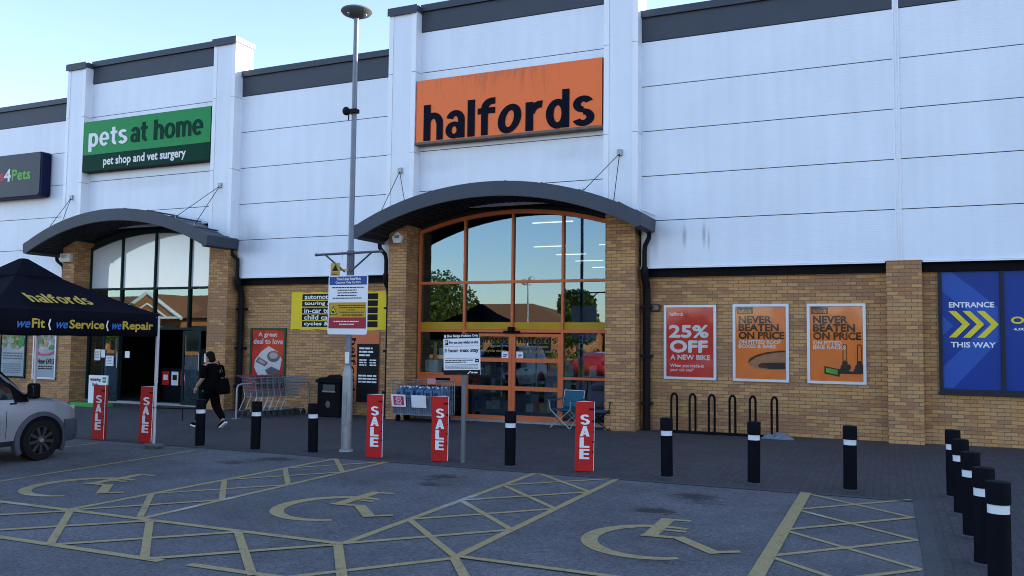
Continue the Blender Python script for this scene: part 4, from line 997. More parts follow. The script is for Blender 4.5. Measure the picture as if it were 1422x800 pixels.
# ------------------------------------------------------------------ lamp post and its signs
LX, LY = -8.72, 12.50
o = thing('lamp_post', 'tall galvanised lamp post with a round flat lantern and side bracket', 'lamp post', (LX,LY,gz(LX)), 0)
mb = MB(); mb.lathe([(.052,1.40),(.050,3.0),(.047,5.5),(.044,7.78)], 16, (LX,LY,0)); obj('pole', mb, mat('dull_galvanised', (.17,.19,.225), .5, .35, .25, 5, dirt=.3), o, smooth=True, auto=40)
mb = MB(); mb.lathe([(.092,-.05),(.092,1.28),(.088,1.33),(.055,1.45),(.054,1.46)], 18, (LX,LY,0)); obj('base_column', mb, GALV, o, smooth=True, auto=40)
mb = MB(); mb.box(LX-.045,LX+.045,LY-.098,LY-.08,.42,1.02); obj('access_door', mb, GALV, o)
mb = MB(); mb.lathe([(.07,7.74),(.25,7.82),(.285,7.86),(.27,7.89),(.12,7.95),(.03,7.98),(0,7.98)], 24, (LX,LY,0)); obj('lantern', mb, mat('lantern_grey', (.13,.13,.14), .5), o, smooth=True, auto=35)
mb = MB()
for k in range(3): mb.ellipsoid((LX+.17*math.cos(2.1*k-1.9), LY+.17*math.sin(2.1*k-1.9), 7.785), (.035,.035,.02))
obj('lamp_lens', mb, STEEL, o, smooth=True)
mb = MB(); mb.tube([(LX-.66,LY-.09,3.44),(LX+.68,LY-.09,3.46)], .022, 8); mb.tube([(LX-.48,LY-.09,3.43),(LX-.06,LY-.09,3.12)], .018, 8); mb.tube([(LX+.50,LY-.09,3.45),(LX+.06,LY-.09,3.12)], .018, 8)
mb.ellipsoid((LX-.68,LY-.09,3.44), (.035,.03,.03)); mb.ellipsoid((LX+.70,LY-.09,3.46), (.035,.03,.03)); mb.lathe([(.068,3.0),(.068,3.5)], 16, (LX,LY,0)); obj('bracket', mb, mat('dark_bracket', (.08,.09,.11), .5, .3), o, smooth=True, auto=40)
mb = MB(); mb.ellipsoid((LX-.11,LY-.09,6.02), (.07,.07,.08)); mb.box(LX-.09,LX+.10,LY-.10,LY+.02,5.98,6.05); mb.tube([(LX-.05,LY-.09,6.0),(LX-.05,LY-.10,5.85)], .012, 6); obj('sensor', mb, DRAIN, o)
mb = MB(); mb.box(LX-.03,LX+.05,LY-.058,LY-.05,1.50,1.70); obj('sticker', mb, WCARD, o)
mb = MB(); mb.lathe([(.13,-.01),(.12,.03),(.092,.05)], 16, (LX,LY,gz(LX))); obj('base_plate', mb, GALV, o)
o = thing('parking_sign', 'tall blue, white, yellow and red parking notice fixed to the lamp post', 'parking sign', (LX,LY-.10,2.03))
f = frame((-9.10, LY-.115, 2.03))
M_ = Matrix.Translation((0,0,0)) 
mb = MB(); mb.prism(rrect(-9.10,-8.27,2.01,3.05,.04), LY-.115, LY-.105, 'y'); obj('sign_plate', mb, WHITEP, o)
w = .83
mb = MB(f); quad(mb, .02,w-.02,.855,1.005,.002); lettering('blue_panel', mb, mat('royal_blue_print', (.02,.065,.26), .4), o)
mb = MB(f); quad(mb, .02,w-.02,.285,.545,.002); lettering('amber_panel', mb, mat('amber_print', (.50,.30,.02), .45, 0, .15, 6), o)
mb = MB(f); quad(mb, .02,w-.02,.085,.282,.002); lettering('red_panel', mb, mat('dark_red_print', (.36,.025,.035), .45), o)
mb = MB(f); put(mb, 'Three Lakes Retail Park', .17, .69, .935, .985, .8, .005); put(mb, 'Customer Only Car Park', .155, .69, .868, .92, .8, .005); greek(mb, .13, .66, .20, .018, .005, 3); greek(mb, .25, .56, .15, .018, .005, 4); lettering('sign_lettering', mb, WHITEP, o)
mb = MB(f)
for i, (a, b) in enumerate(((.08,.76),(.20,.60),(.20,.62),(.2,.60),(.1,.72))): greek(mb, a, b, .80-.047*i, .017, .004, 20+i)
for i, (a, b) in enumerate(((.22,.78),(.24,.78),(.42,.56),(.26,.76))): greek(mb, a, b, .485-.04*i, .014, .004, 30+i)
put(mb, 'CCTV IN OPERATION', .30, .74, .305, .335, .6, .004)
polyf(mb, [(.04,.33),(.20,.33),(.12,.48)], .004); lettering('sign_lettering', mb, INK, o)
mb = MB(f); polyf(mb, [(.06,.342),(.18,.342),(.12,.455)], .0055); lettering('warning_triangle', mb, YB, o)
mb = MB(f); quad(mb, .09,.14,.36,.395,.007); quad(mb, .115,.15,.352,.37,.0075); lettering('warning_symbol', mb, INK, o)
o = thing('warning_sign', 'small yellow warning plate beside the lamp post below its bracket', 'warning sign', (-8.97,LY-.1,3.05))
mb = MB(); mb.box(-9.07,-8.87,LY-.105,LY-.098,3.05,3.28); mb.box(-8.88,-8.70,LY-.097,LY-.085,3.14,3.17); obj('sign_plate', mb, mat('amber_plate', (.50,.34,.05), .5), o)
mb = MB(frame((-9.07,LY-.105,3.05))); polyf(mb, [(.03,.09),(.17,.09),(.10,.20)]); greek(mb, .03,.17,.045,.012,.003,1); greek(mb, .03,.17,.02,.012,.003,2); lettering('sign_print', mb, INK, o)
# blue badge sign
PX_, PY_ = -6.26, 12.20
o = thing('parking_sign', 'white Blue Badge parking notice on a short grey post', 'parking sign', (PX_,PY_,gz(PX_)), 0)
mb = MB(); mb.tube([(PX_,PY_,-.08),(PX_,PY_,2.0)], .040, 12); obj('post', mb, mat('grey_sign_post', (.13,.15,.16), .5, .2, .2, 5), o, smooth=True, auto=40)
PM = Matrix.Translation((-6.27,PY_-.05,1.38)) @ Matrix.Rotation(R(-2.0),4,'Y')
w, h = .66, .66
mb = MB(PM); mb.box(-w/2,w/2,-.012,0,0,h); obj('sign_plate', mb, WHITEP, o)
fm = PM @ frame((-w/2,-.012,0))
mb = MB(fm); quad(mb, 0,w,h-.075,h,.002); quad(mb, 0,w,0,.075,.002); lettering('black_strip', mb, INK, o)
mb = MB(fm); put(mb, 'Blue Badge Holders Only', .07, w-.02, h-.065, h-.012, .9, .004); polyf(mb, [(.43,.015),(.48,.06),(.50,.055),(.45,.012)], .004); greek(mb, .5,.63,.022,.022,.004,3); quad(mb, .02,.05,h-.06,h-.015,.004); lettering('sign_lettering', mb, WHITEP, o)
mb = MB(fm); put(mb, 'For use only whilst on site', .11, w-.03, .485, .545, .5, .004); put(mb, '3 hour max stay', .02, w-.02, .345, .425, .8, .004)
quad(mb, .03,.09,.48,.56,.003); quad(mb, .02,w-.02,.458,.462,.003); quad(mb, .02,w-.02,.262,.266,.003)
greek(mb, .03,.53,.225,.014,.004,7); greek(mb, .03,.42,.195,.014,.004,8)
quad(mb, .575,.64,.195,.25,.003); lettering('sign_lettering', mb, INK, o)
mb = MB(fm); put(mb, 'P', .043, .077, .493, .548, .8, .005); quad(mb, .585,.63,.215,.225,.005); lettering('sign_lettering', mb, WHITEP, o)
mb = MB(fm)
for i in range(4): greek(mb, .03,.63,.155-.02*i,.009,.004,40+i)
lettering('sign_lettering', mb, INKG, o)

# ------------------------------------------------------------------ bike hoops
o = thing('bike_rack', 'black bike rack of six tall hoops on a floor rail below the framed posters', 'bike rack', (-3.2,18.25,gz(-3.2)))
for x, y in ((-4.27,18.50),(-3.86,18.45),(-3.44,18.40),(-3.00,18.36),(-2.58,18.32),(-2.14,18.28)):
    z0 = gz(x); mb = MB(); pts = [(x-.02,y+.28,z0),(x-.02,y+.28,z0+.70)]
    r_ = .105; U = Vector((.115,-.012,0)).normalized()
    y2 = y-.12
    pts = [(x-.085,y2,z0+.02),(x-.085,y2,z0+.74)]+[(x-.085*math.cos(PI*i/8),y2,z0+.74+.105*math.sin(PI*i/8)) for i in range(1,8)]+[(x+.085,y2,z0+.74),(x+.085,y2,z0+.02)]
    RM = Matrix.Translation((x,y2,0)) @ Matrix.Rotation(R(56),4,'Z') @ Matrix.Translation((-x,-y2,0))
    mb.M = RM; mb.tube(pts, .024, 8); obj('hoop', mb, BLACK, o, smooth=True, auto=50)
mb = MB(); mb.box(-4.45,-1.95,18.24,18.30,-.03,.045) ; mb.M = Matrix.Identity(4)
obj('floor_rail', mb, BLACK, o)
# crumpled bag
mb = MB(); rr = random.Random(5); rows = []
for i in range(9):
    row = []
    for j in range(14):
        u, v = i/8, j/13
        hgt_ = .10*math.sin(PI*u)*math.sin(PI*v)**.6*(.5+rr.random())
        row.append((-2.38+.62*v+rr.uniform(-.02,.02), 17.95+.32*u+rr.uniform(-.02,.02), gz(-2)+.008+hgt_))
    rows.append(row)
mb.grid(rows); o = obj('plastic_bag', mb, mat('grey_blue_plastic', (.16,.19,.23), .35, 0, .3, 8), recalc=False); tag(o, 'crumpled grey blue plastic bag lying below the right end of the bike rack', 'bag')

# ------------------------------------------------------------------ litter bin
bx = -13.0; by = 18.05
o = thing('litter_bin', 'black litter bin with an ornate top against the brick wall', 'litter bin', (bx,by,gz(bx)))
mb = MB(); mb.box(bx-.34,bx+.34,by-.26,by+.26,-.06,.80); mb.box(bx-.37,bx+.37,by-.29,by+.29,-.06,.02); b_ = obj('bin_body', mb, BLACK, o, bevel=.02)
mb = MB(); mb.box(bx-.38,bx+.38,by-.30,by+.30,.80,.88); mb.prism([(bx-.36,.88),(bx-.30,.93),(bx-.10,.94),(bx,1.0),(bx+.10,.94),(bx+.30,.93),(bx+.36,.88)], by-.24, by+.24, 'y'); obj('bin_lid', mb, BLACK, o, bevel=.012)
mb = MB(); mb.box(bx-.16,bx+.20,by-.268,by-.258,.60,.76); obj('bin_opening', mb, mat('bin_opening_grey', (.07,.07,.07), .4), o)
mb = MB(); mb.box(bx-.18,bx+.22,by-.275,by-.262,.565,.60); mb.lathe([(.055,0),(.055,.006),(0,.006)], 12); obj('bin_plate', mb, mat('dull_brass', (.25,.22,.18), .4, .5), o)
mb = MB(frame((bx,by-.262,0))); disc(mb, 0, .26, .07, .09, .003); lettering('bin_badge', mb, mat('bin_badge', (.10,.10,.10), .4), o)

# ------------------------------------------------------------------ shopping trolleys and their bay
o = thing('trolley_rail', 'galvanised tubular rail hoop beside the nested shopping trolleys', 'trolley bay rail', (-14.2,17.5,gz(-14.2)))
x = -14.25; z0 = gz(x)
mb = MB(); mb.tube([(x-.42,16.35,z0),(x-.42,16.35,z0+.74),(x-.41,16.38,z0+.82),(x-.37,16.47,z0+.85),(x+.12,18.3,z0+.85),(x+.15,18.42,z0+.82),(x+.16,18.45,z0+.74),(x+.16,18.45,z0)], .024, 10); obj('rail_hoop', mb, GALV, o, smooth=True, auto=50)
mb = MB(); mb.box(x-.50,x-.34,16.27,16.43,z0-.01,z0+.012); mb.box(x+.08,x+.24,18.37,18.53,z0-.01,z0+.012); obj('foot_plate', mb, GALV, o)
T0 = thing('shopping_trolley', '', 'shopping trolley', (0,0,0), 0, 'nested shopping trolleys')
WIRE = mat('zinc_wire', (.20,.235,.27), .4, .5, .15, 10)
mb = MB()   # local: pushes towards +y, handle at y=0
def bk(t, z): # basket half width / y extent at height z
    k = (z-.52)/.46; return .27-.05*(1-k), .05+.06*(1-k), .82-.18*(1-k)
for z in (.52,.60,.68,.76,.84,.91,.98):
    hw_, ya, yb_ = bk(0, z); hf = hw_*.72
    mb.tube([(-hw_,ya,z),(-hf,yb_,z),(hf,yb_,z),(hw_,ya,z),(-hw_,ya,z)], .005 if z < .97 else .009, 5)
for s in (-1, 1):
    for i in range(11):
        u = i/10; pts = []
        for z in (.52,.98):
            hw_, ya, yb_ = bk(0, z); hf = hw_*.72; pts.append((s*(hw_+(hf-hw_)*u), ya+(yb_-ya)*u, z))
        mb.tube(pts, .0035, 4)
for i in range(9):
    u = -1+2*i/8; h0, a0, b0 = bk(0,.52); h1, a1, b1 = bk(0,.98)
    mb.tube([(u*h0,a0,.52),(u*h0*.72,b0,.52),(u*h1*.72,b1,.98)], .0035, 4)
obj('basket', mb, WIRE, T0, False)
mb = MB()
for s in (-1, 1):
    mb.tube([(s*.27,-.06,1.02),(s*.27,.06,.98),(s*.25,.16,.50),(s*.24,-.02,.14)], .012, 6)
    mb.tube([(s*.24,-.02,.16),(s*.20,.45,.18),(s*.17,.78,.14)], .012, 6)
mb.tube([(-.17,.78,.16),(.17,.78,.16)], .011, 6)
obj('chassis', mb, mat('dull_chrome', (.26,.28,.30), .4, .5, .15, 9), T0, False, smooth=True, auto=50)
mb = MB(); mb.tube([(-.28,-.07,1.03),(.28,-.07,1.03)], .019, 8); obj('handle', mb, mat('maroon_plastic', (.16,.015,.03), .4), T0, False, smooth=True, auto=50)
mb = MB(); mb.box(-.2,.2,.09,.10,.72,.97); obj('seat_flap', mb, mat('maroon_plastic', (0,0,0)), T0, False)
for (wx, wy) in ((-.24,-.02),(.24,-.02),(-.17,.78),(.17,.78)):
    mb = MB(); mb.tube([(wx-.016,wy,.065),(wx+.016,wy,.065)], .065, 14); mb.box(wx-.022,wx+.022,wy-.02,wy+.02,.09,.16); obj('castor', mb, mat('castor_grey', (.05,.05,.055), .5), T0, False)
for i in range(6):
    y = 16.72+.17*i; xx = -14.72+.045*i
    lab = ['rearmost shopping trolley with its maroon handle nearest the viewer','second nested shopping trolley counted from the rear handle','third nested shopping trolley counted from the rear handle','fourth nested shopping trolley counted from the rear handle','fifth nested shopping trolley counted from the rear handle','foremost nested shopping trolley with its nose to the brick wall'][i]
    oo = T0 if i == 0 else dup(T0); oo.location = (xx, y, gz(xx)); oo.rotation_euler = (0,0,R(-14)); oo['label'] = lab

# ------------------------------------------------------------------ wire cage with screenwash
cx0, cx1, cy0, cy1 = -11.00, -9.62, 17.62, 18.25; z0 = gz(-10.3)
o = thing('roll_cage', 'wire mesh roll cage parked against the brick pier by the entrance', 'wire cage', (-10.3,17.9,z0))
mb = MB(); zb, zf, zt_ = z0+.20, z0+.62, z0+.98
n = 22
for i in range(n+1):
    x = cx0+(cx1-cx0)*i/n
    mb.tube([(x,cy0,zb),(x,cy0,zf)], .0045, 4); mb.tube([(x,cy1,zb),(x,cy1,zt_)], .004, 4)
for j in range(8):
    y = cy0+(cy1-cy0)*j/7
    for x in (cx0, cx1): mb.tube([(x,y,zb),(x,y,zt_)], .0045, 4)
for k in range(8):
    z = zb+(zt_-zb)*k/7
    for x in (cx0, cx1): mb.tube([(x,cy0,z),(x,cy1,z)], .0045, 4)
    mb.tube([(cx0,cy1,z),(cx1,cy1,z)], .0045, 4)
    if z <= zf+.02: mb.tube([(cx0,cy0,z),(cx1,cy0,z)], .0045, 4)
obj('cage_mesh', mb, WIRE, o)
mb = MB()
for x in (cx0, cx1):
    mb.tube([(x,cy0,zb),(x,cy0,zt_),(x,cy1,zt_),(x,cy1,zb)], .013, 6)
mb.tube([(cx0,cy1,zt_),(cx1,cy1,zt_)], .013, 6); mb.tube([(cx0,cy0,zf),(cx1,cy0,zf)], .012, 6); mb.box(cx0,cx1,cy0,cy1,zb-.03,zb)
obj('cage_frame', mb, WIRE, o)
for x in (cx0+.12, cx1-.12):
    for y in (cy0+.1, cy1-.1):
        mb = MB(); mb.tube([(x-.03,y,z0+.075),(x+.03,y,z0+.075)], .075, 12); mb.box(x-.035,x+.035,y-.03,y+.03,z0+.10,zb-.03); obj('castor', mb, BLACK, o)
mb = MB(); mb.box(cx0+.03,cx1-.03,cy0+.03,cy1-.03,zb+.0,zb+.34); obj('false_floor', mb, mat('carton_blue_grey', (.10,.13,.18), .7, 0, .4, 6), o)
J0 = thing('screenwash_bottle', '', 'bottle', (0,0,0), 0, 'screenwash bottles in the cage')
mb = MB(); mb.prism(rrect(-.10,.10,0,.23,.03), -.065, .065, 'y'); mb.prism([(-.07,.23),(.07,.23),(.03,.275),(-.03,.275)], -.04, .04, 'y'); obj('bottle_body', mb, mat('blue_screenwash', (.055,.15,.28), .25, 0, .2, 8), J0, False, bevel=.012)
mb = MB(); mb.lathe([(.028,.275),(.028,.305),(0,.305)], 10); obj('bottle_cap', mb, WHITEP, J0, False)
mb = MB(); mb.tube([(.03,0,.27),(.07,0,.31),(.085,0,.25)], .013, 6); obj('bottle_handle', mb, mat('blue_screenwash', (0,0,0)), J0, False)
mb = MB(frame((0,-.065,0))); quad(mb, -.07,.03,.03,.17,.003); obj('bottle_label', mb, mat('navy_label', (.02,.03,.09), .4), J0, False, recalc=False)
mb = MB(frame((0,-.065,0))); quad(mb, -.065,.025,.04,.09,.005); obj('label_flash', mb, mat('orange_label', (.6,.22,.05), .4), J0, False, recalc=False)
k = 0
for r_, y in enumerate((17.76, 17.92, 18.08)):
    for i in range(5):
        x = -10.84+.265*i+.03*random.uniform(-1,1); rn = ('front', 'middle', 'back')[r_]; nm = ('first', 'second', 'third', 'fourth', 'fifth')[i]
        q = J0 if k == 0 else dup(J0); k += 1
        q.location = (x, y, zb+.342); q.rotation_euler = (0,0,random.uniform(-.35,.35)); q['label'] = 'blue screenwash bottle %s from the left in the %s row of the wire cage' % (nm, rn)
for (x0, lab, red) in ((-10.98,'price card with a red square hung on the front of the wire cage',True),(-10.42,'blank white card hung on the front of the wire cage',False)):
    q = thing('price_card', lab, 'price card', (x0+.2,cy0-.02,z0+.36))
    mb = MB(Matrix.Translation((x0,cy0-.03,z0+.36)) @ Matrix.Rotation(R(9),4,'X')); mb.box(0,.40,0,.004,0,.30); obj('card', mb, WCARD, q)
    if red:
        fm = Matrix.Translation((x0,cy0-.03,z0+.36)) @ Matrix.Rotation(R(9),4,'X') @ frame((0,0,0))
        mb = MB(fm); quad(mb, .06,.35,.04,.26,.002); lettering('card_flash', mb, mat('crimson_print', (.55,.03,.10), .5), q)
        mb = MB(fm); put(mb, 'ANY', .12,.29,.19,.25,.8,.004); put(mb, 'TWO', .12,.29,.12,.18,.8,.004); put(mb, 'FOR', .12,.29,.055,.11,.8,.004); lettering('card_lettering', mb, WHITEP, q)
q = thing('price_card', 'small pink card clipped on the top rail of the wire cage', 'price card', (-10.25,cy1-.05,z0+.98))
mb = MB(); mb.box(-10.37,-10.13,cy1-.03,cy1-.025,z0+.90,z0+1.03); obj('card', mb, mat('pink_card', (.55,.25,.25), .6), q)

# ------------------------------------------------------------------ camping chairs
def chair(x, y, rz, cloth, name, label, padded):
    o = thing(name, label, 'camping chair', (x,y,gz(x)), rz)
    fr = mat('chair_frame_pale', (.42,.42,.38), .4, .4) if not padded else BLACK
    w, d = (.27,.25) if not padded else (.30,.27); sh = .42; bt = .83 if not padded else 1.05
    mb = MB()
    for s in (-1, 1):
        mb.tube([(s*w,-d,0),(-s*w,-d,sh)], .011, 6) if s < 0 or True else None
        mb.tube([(s*w,d,0),(-s*w,d,sh)], .011, 6)
        mb.tube([(s*w,-d,0),(s*w,d,sh)], .011, 6); mb.tube([(s*w,d,0),(s*w,-d,sh)], .011, 6)
        mb.tube([(s*w,d,sh-.05),(s*w*1.02,d+.10,bt)], .012, 6)
        mb.tube([(s*w,-d,sh),(s*(w+.03),-d-.02,sh+.22)], .011, 6)
    obj('folding_frame', mb, fr, o, False, smooth=True, auto=50)
    for s in (-1, 1):
        mb = MB(); mb.grid([[(s*(w+.03)-.035,-d-.06,sh+.22),(s*(w+.03)+.035,-d-.06,sh+.22)],[(s*(w+.03)-.03,d*.2,sh+.20),(s*(w+.03)+.03,d*.2,sh+.20)],[(s*(w+.03)-.02,d+.03,sh+.24),(s*(w+.03)+.02,d+.03,sh+.24)]])
        a = obj('armrest', mb, cloth, o, False); m = a.modifiers.new('s', 'SOLIDIFY'); m.thickness = .02
    mb = MB(); n = 8
    mb.grid([[(-w+2*w*i/n, -d+2*d*j/n, sh-.05*math.sin(PI*i/n)*math.sin(PI*j/n)+(.03 if padded else 0)) for i in range(n+1)] for j in range(n+1)])
    a = obj('seat', mb, cloth, o, False, smooth=True); m = a.modifiers.new('s', 'SOLIDIFY'); m.thickness = .07 if padded else .012
    mb = MB()
    rows = []
    for j in range(n+1):
        z = sh+.03+(bt-sh-.03)*j/n; row = []
        for i in range(n+1):
            u = -1+2*i/n; wr = w*(1 if not padded else (1-.18*max(0,(j/n-.6)/.4)**2*1.4))
            zz = z-(.10*u*u*(j/n) if padded else .015*u*u)
            row.append((u*wr, d+.0+.10*j/n+.05*(1-u*u)*(1-.4*j/n)-(.0), zz))
        rows.append(row)
    mb.grid(rows); a = obj('backrest', mb, cloth, o, False, smooth=True); m = a.modifiers.new('s', 'SOLIDIFY'); m.thickness = .09 if padded else .012; m.offset = 0
    if padded:
        mb = MB(); mb.grid([[(-.20+.40*i/8, d-.03+.02*abs(i-4)/4+.07, .86+.10*j/4-.03*((i-4)/4)**2) for i in range(9)] for j in range(5)])
        a = obj('head_cushion', mb, mat('charcoal_cloth', (.030,.032,.038), .8), o, False, smooth=True); m = a.modifiers.new('s', 'SOLIDIFY'); m.thickness = .06; m.offset = 0
    else:
        mb = MB(); mb.tube([(-w-.005,d+.03,sh+.03),(-w-.01,d+.10,bt),(w+.01,d+.10,bt),(w+.005,d+.03,sh+.03)], .009, 6); obj('back_piping', mb, WCARD, o, False)
    return o
chair(-6.72, 18.22, R(-14), mat('teal_cloth', (.022,.105,.165), .8, 0, .2, 5), 'camping_chair', 'teal folding camping chair beside the sliding doors', False)
chair(-5.98, 18.26, R(8), mat('navy_padded_cloth', (.040,.048,.068), .8, 0, .25, 5), 'camping_chair', 'dark navy padded camping chair against the right brick pier', True)

# ------------------------------------------------------------------ pet shop pavement board
o = thing('pavement_board', 'white pavement board headed watering hole on a green base', 'pavement board', (-20.6,17.25,gz(-20.6)))
z0 = gz(-20.6)
mb = MB(); mb.box(-20.98,-20.24,17.30,17.34,z0+.08,z0+.90); obj('board_panel', mb, WCARD, o)
mb = MB(); mb.box(-21.55,-20.20,17.15,17.50,z0-.01,z0+.11); obj('board_base', mb, mat('leaf_green_plastic', (.05,.30,.06), .5), o, bevel=.02)
mb = MB(frame((0,17.30,z0))); put(mb, 'watering', -20.92, -20.50, .71, .83, .9); put(mb, 'hole', -20.82, -20.60, .59, .70, .9); lettering('board_lettering', mb, INK, o)
mb = MB(frame((0,17.30,z0))); quad(mb, -20.43,-20.29,.70,.85,.003); lettering('board_badge', mb, GREENS, o)
mb = MB(frame((0,17.30,z0))); quad(mb, -20.42,-20.30,.76,.79,.005); lettering('badge_print', mb, WHITEP, o)

# ------------------------------------------------------------------ gazebo
GX0, GX1, GY0, GY1 = -15.20, -12.00, 8.17, 11.32
gzb = gz(-12); CLOTH = mat('black_navy_canvas', (.006,.0065,.012), .9, 0, .25, 3, bump=.25, bscale=5)
o = thing('gazebo', 'black pop-up gazebo with yellow lettering over the silver van', 'gazebo', (-13.45,9.85,gzb))
zv0, zv1, zp = 1.93, 2.335, 3.17; gx, gy = -13.56, 9.78
mb = MB()
# roof panels sag between ridge lines; a vent cap at the top
n = 10
cor = [(GX0,GY0),(GX1,GY0),(GX1,GY1),(GX0,GY1)]
for k in range(4):
    a, b = cor[k], cor[(k+1) % 4]; rows = []
    for j in range(n+1):
        t_ = j/n; row = []
        for i in range(n+1):
            u = i/n; ex = a[0]+(b[0]-a[0])*u; ey = a[1]+(b[1]-a[1])*u
            x = ex+(gx-ex)*t_; y = ey+(gy-ey)*t_
            z = zv1+(zp-zv1)*(t_**1.12) - .05*math.sin(PI*u)*math.sin(PI*min(1,t_*1.05))
            row.append((x, y, z))
        rows.append(row)
    mb.grid(rows)
roof = obj('canopy', mb, CLOTH, o, smooth=True, auto=30)
mb = MB()
for k in range(4):
    s_ = .5; a, b = [(gx+(c[0]-gx)*.27, gy+(c[1]-gy)*.27) for c in (cor[k], cor[(k+1) % 4])]
    mb.grid([[(a[0],a[1],2.92-.03),(b[0],b[1],2.92-.03)],[(a[0],a[1],2.935),(b[0],b[1],2.935)],[(gx+(a[0]-gx)*.12,gy+(a[1]-gy)*.12,3.24),(gx+(b[0]-gx)*.12,gy+(b[1]-gy)*.12,3.24)]])
mb.add([(gx-.05,gy-.05,3.245),(gx+.05,gy-.05,3.245),(gx+.05,gy+.05,3.245),(gx-.05,gy+.05,3.245)], [(0,1,2,3)])
obj('vent_cap', mb, CLOTH, o)
for k in range(4):
    a, b = cor[k], cor[(k+1) % 4]; mb = MB(); m2 = 24; rows = []
    nx_, ny_ = (b[1]-a[1])/3, -(b[0]-a[0])/3
    for j in range(4):
        z = zv0+(zv1-zv0)*j/3; rows.append([(a[0]+(b[0]-a[0])*i/m2+nx_*.012*math.sin(i*.9)*(1-j/3), a[1]+(b[1]-a[1])*i/m2+ny_*.012*math.sin(i*.9)*(1-j/3), z+.006*math.sin(i*.8+k)*(1-j/3)) for i in range(m2+1)])
    mb.grid(rows); q = obj('valance', mb, CLOTH, o, smooth=True); mm = q.modifiers.new('s', 'SOLIDIFY'); mm.thickness = .006
for (x, y) in ((GX1-.012,GY1-.012),(GX0+.012,GY1-.012),(GX1-.012,GY0+.012),(GX0+.012,GY0+.012)):
    mb = MB(); zz = gz(x); mb.box(x-.018,x+.018,y-.018,y+.018,zz+.02,1.25); mb.box(x-.023,x+.023,y-.023,y+.023,1.10,2.30); Lg = obj('leg', mb, mat('pale_aluminium', (.58,.60,.63), .4, .15, .1, 6), o, bevel=.004)
    mb = MB(); mb.box(x-.06,x+.06,y-.06,y+.06,zz+.0,zz+.02); obj('foot', mb, GALV, Lg)
    mb = MB(); mb.box(x-.16,x+.15,y-.11,y+.12,zz+.021,zz+.085); obj('weight', mb, mat('grey_weight', (.11,.115,.12), .7, 0, .2, 6, bump=.2), Lg, bevel=.03)
for a, b in zip(cor, cor[1:]+cor[:1]):
    mb = MB(); k = 4
    for i in range(k):
        p0 = Vector((a[0],a[1],0)).lerp(Vector((b[0],b[1],0)), i/k); p1 = Vector((a[0],a[1],0)).lerp(Vector((b[0],b[1],0)), (i+1)/k); inn = Vector((gx-(a[0]+b[0])/2, gy-(a[1]+b[1])/2, 0)).normalized()*.05
        mb.tube([p0+inn+Vector((0,0,2.0)), p1+inn+Vector((0,0,2.28))], .011, 5); mb.tube([p0+inn*1.4+Vector((0,0,2.28)), p1+inn*1.4+Vector((0,0,2.0))], .011, 5)
    obj('truss', mb, STEEL, o)
fr = frame((GX1+.022,0,0), (0,1,0), (0,0,1))
BLUE_L = mat('sky_blue_print', (.04,.15,.45), .6)
GOLD_L = mat('mustard_print', (.50,.36,.05), .6)
for (a, b, c_, word, zt1) in ((8.55,8.81,9.04,'Fit',2.195),(9.21,9.46,10.13,'Service',2.19),(10.26,10.49,11.16,'Repair',2.19)):
    mb = MB(fr); put(mb, 'we', a, b, 2.045, 2.145, .8, .004, .3); obj('valance_lettering', mb, BLUE_L, o, recalc=False)
    zb_ = 2.005 if word == 'Repair' else 2.045
    mb = MB(fr); put(mb, word, b+.01, c_, zb_, zt1, 1.0, .004); obj('valance_lettering', mb, GOLD_L, o, recalc=False)
mb = MB(fr)
for y in (9.12, 10.19): polyf(mb, [(y+.0,2.19),(y+.025,2.19),(y+.0,2.10),(y+.03,2.02),(y+.005,2.02),(y-.025,2.10)], .004)
obj('valance_lettering', mb, WHITEP, o, recalc=False)
# slope lettering on the +x roof panel
t0 = Vector((GX1, 0, zv1)); t1 = Vector((gx, 0, zp)); up_ = (t1-t0).normalized()
fr2 = frame(t0+up_*.0+Vector((.02,0,.035)), (0,1,0), up_)
mb = MB(fr2)
heavy(mb, 'halfords', 8.93, 10.06, .17, .31, .0, .09); obj('roof_lettering', mb, GOLD_L, o, recalc=False)
# strap from gazebo leg to bollard
mb = MB(); mb.tube([(GX1-.03,GY1-.05,.66),(-11.8,11.6,.635),(-11.55,11.83,.62)], .011, 6); mb.tube([(-11.72,11.66,.63),(-11.72,11.68,.40)], .009, 6); q = obj('strap', mb, BLACK); tag(q, 'thin black strap tied between the front gazebo leg and a bollard', 'strap')

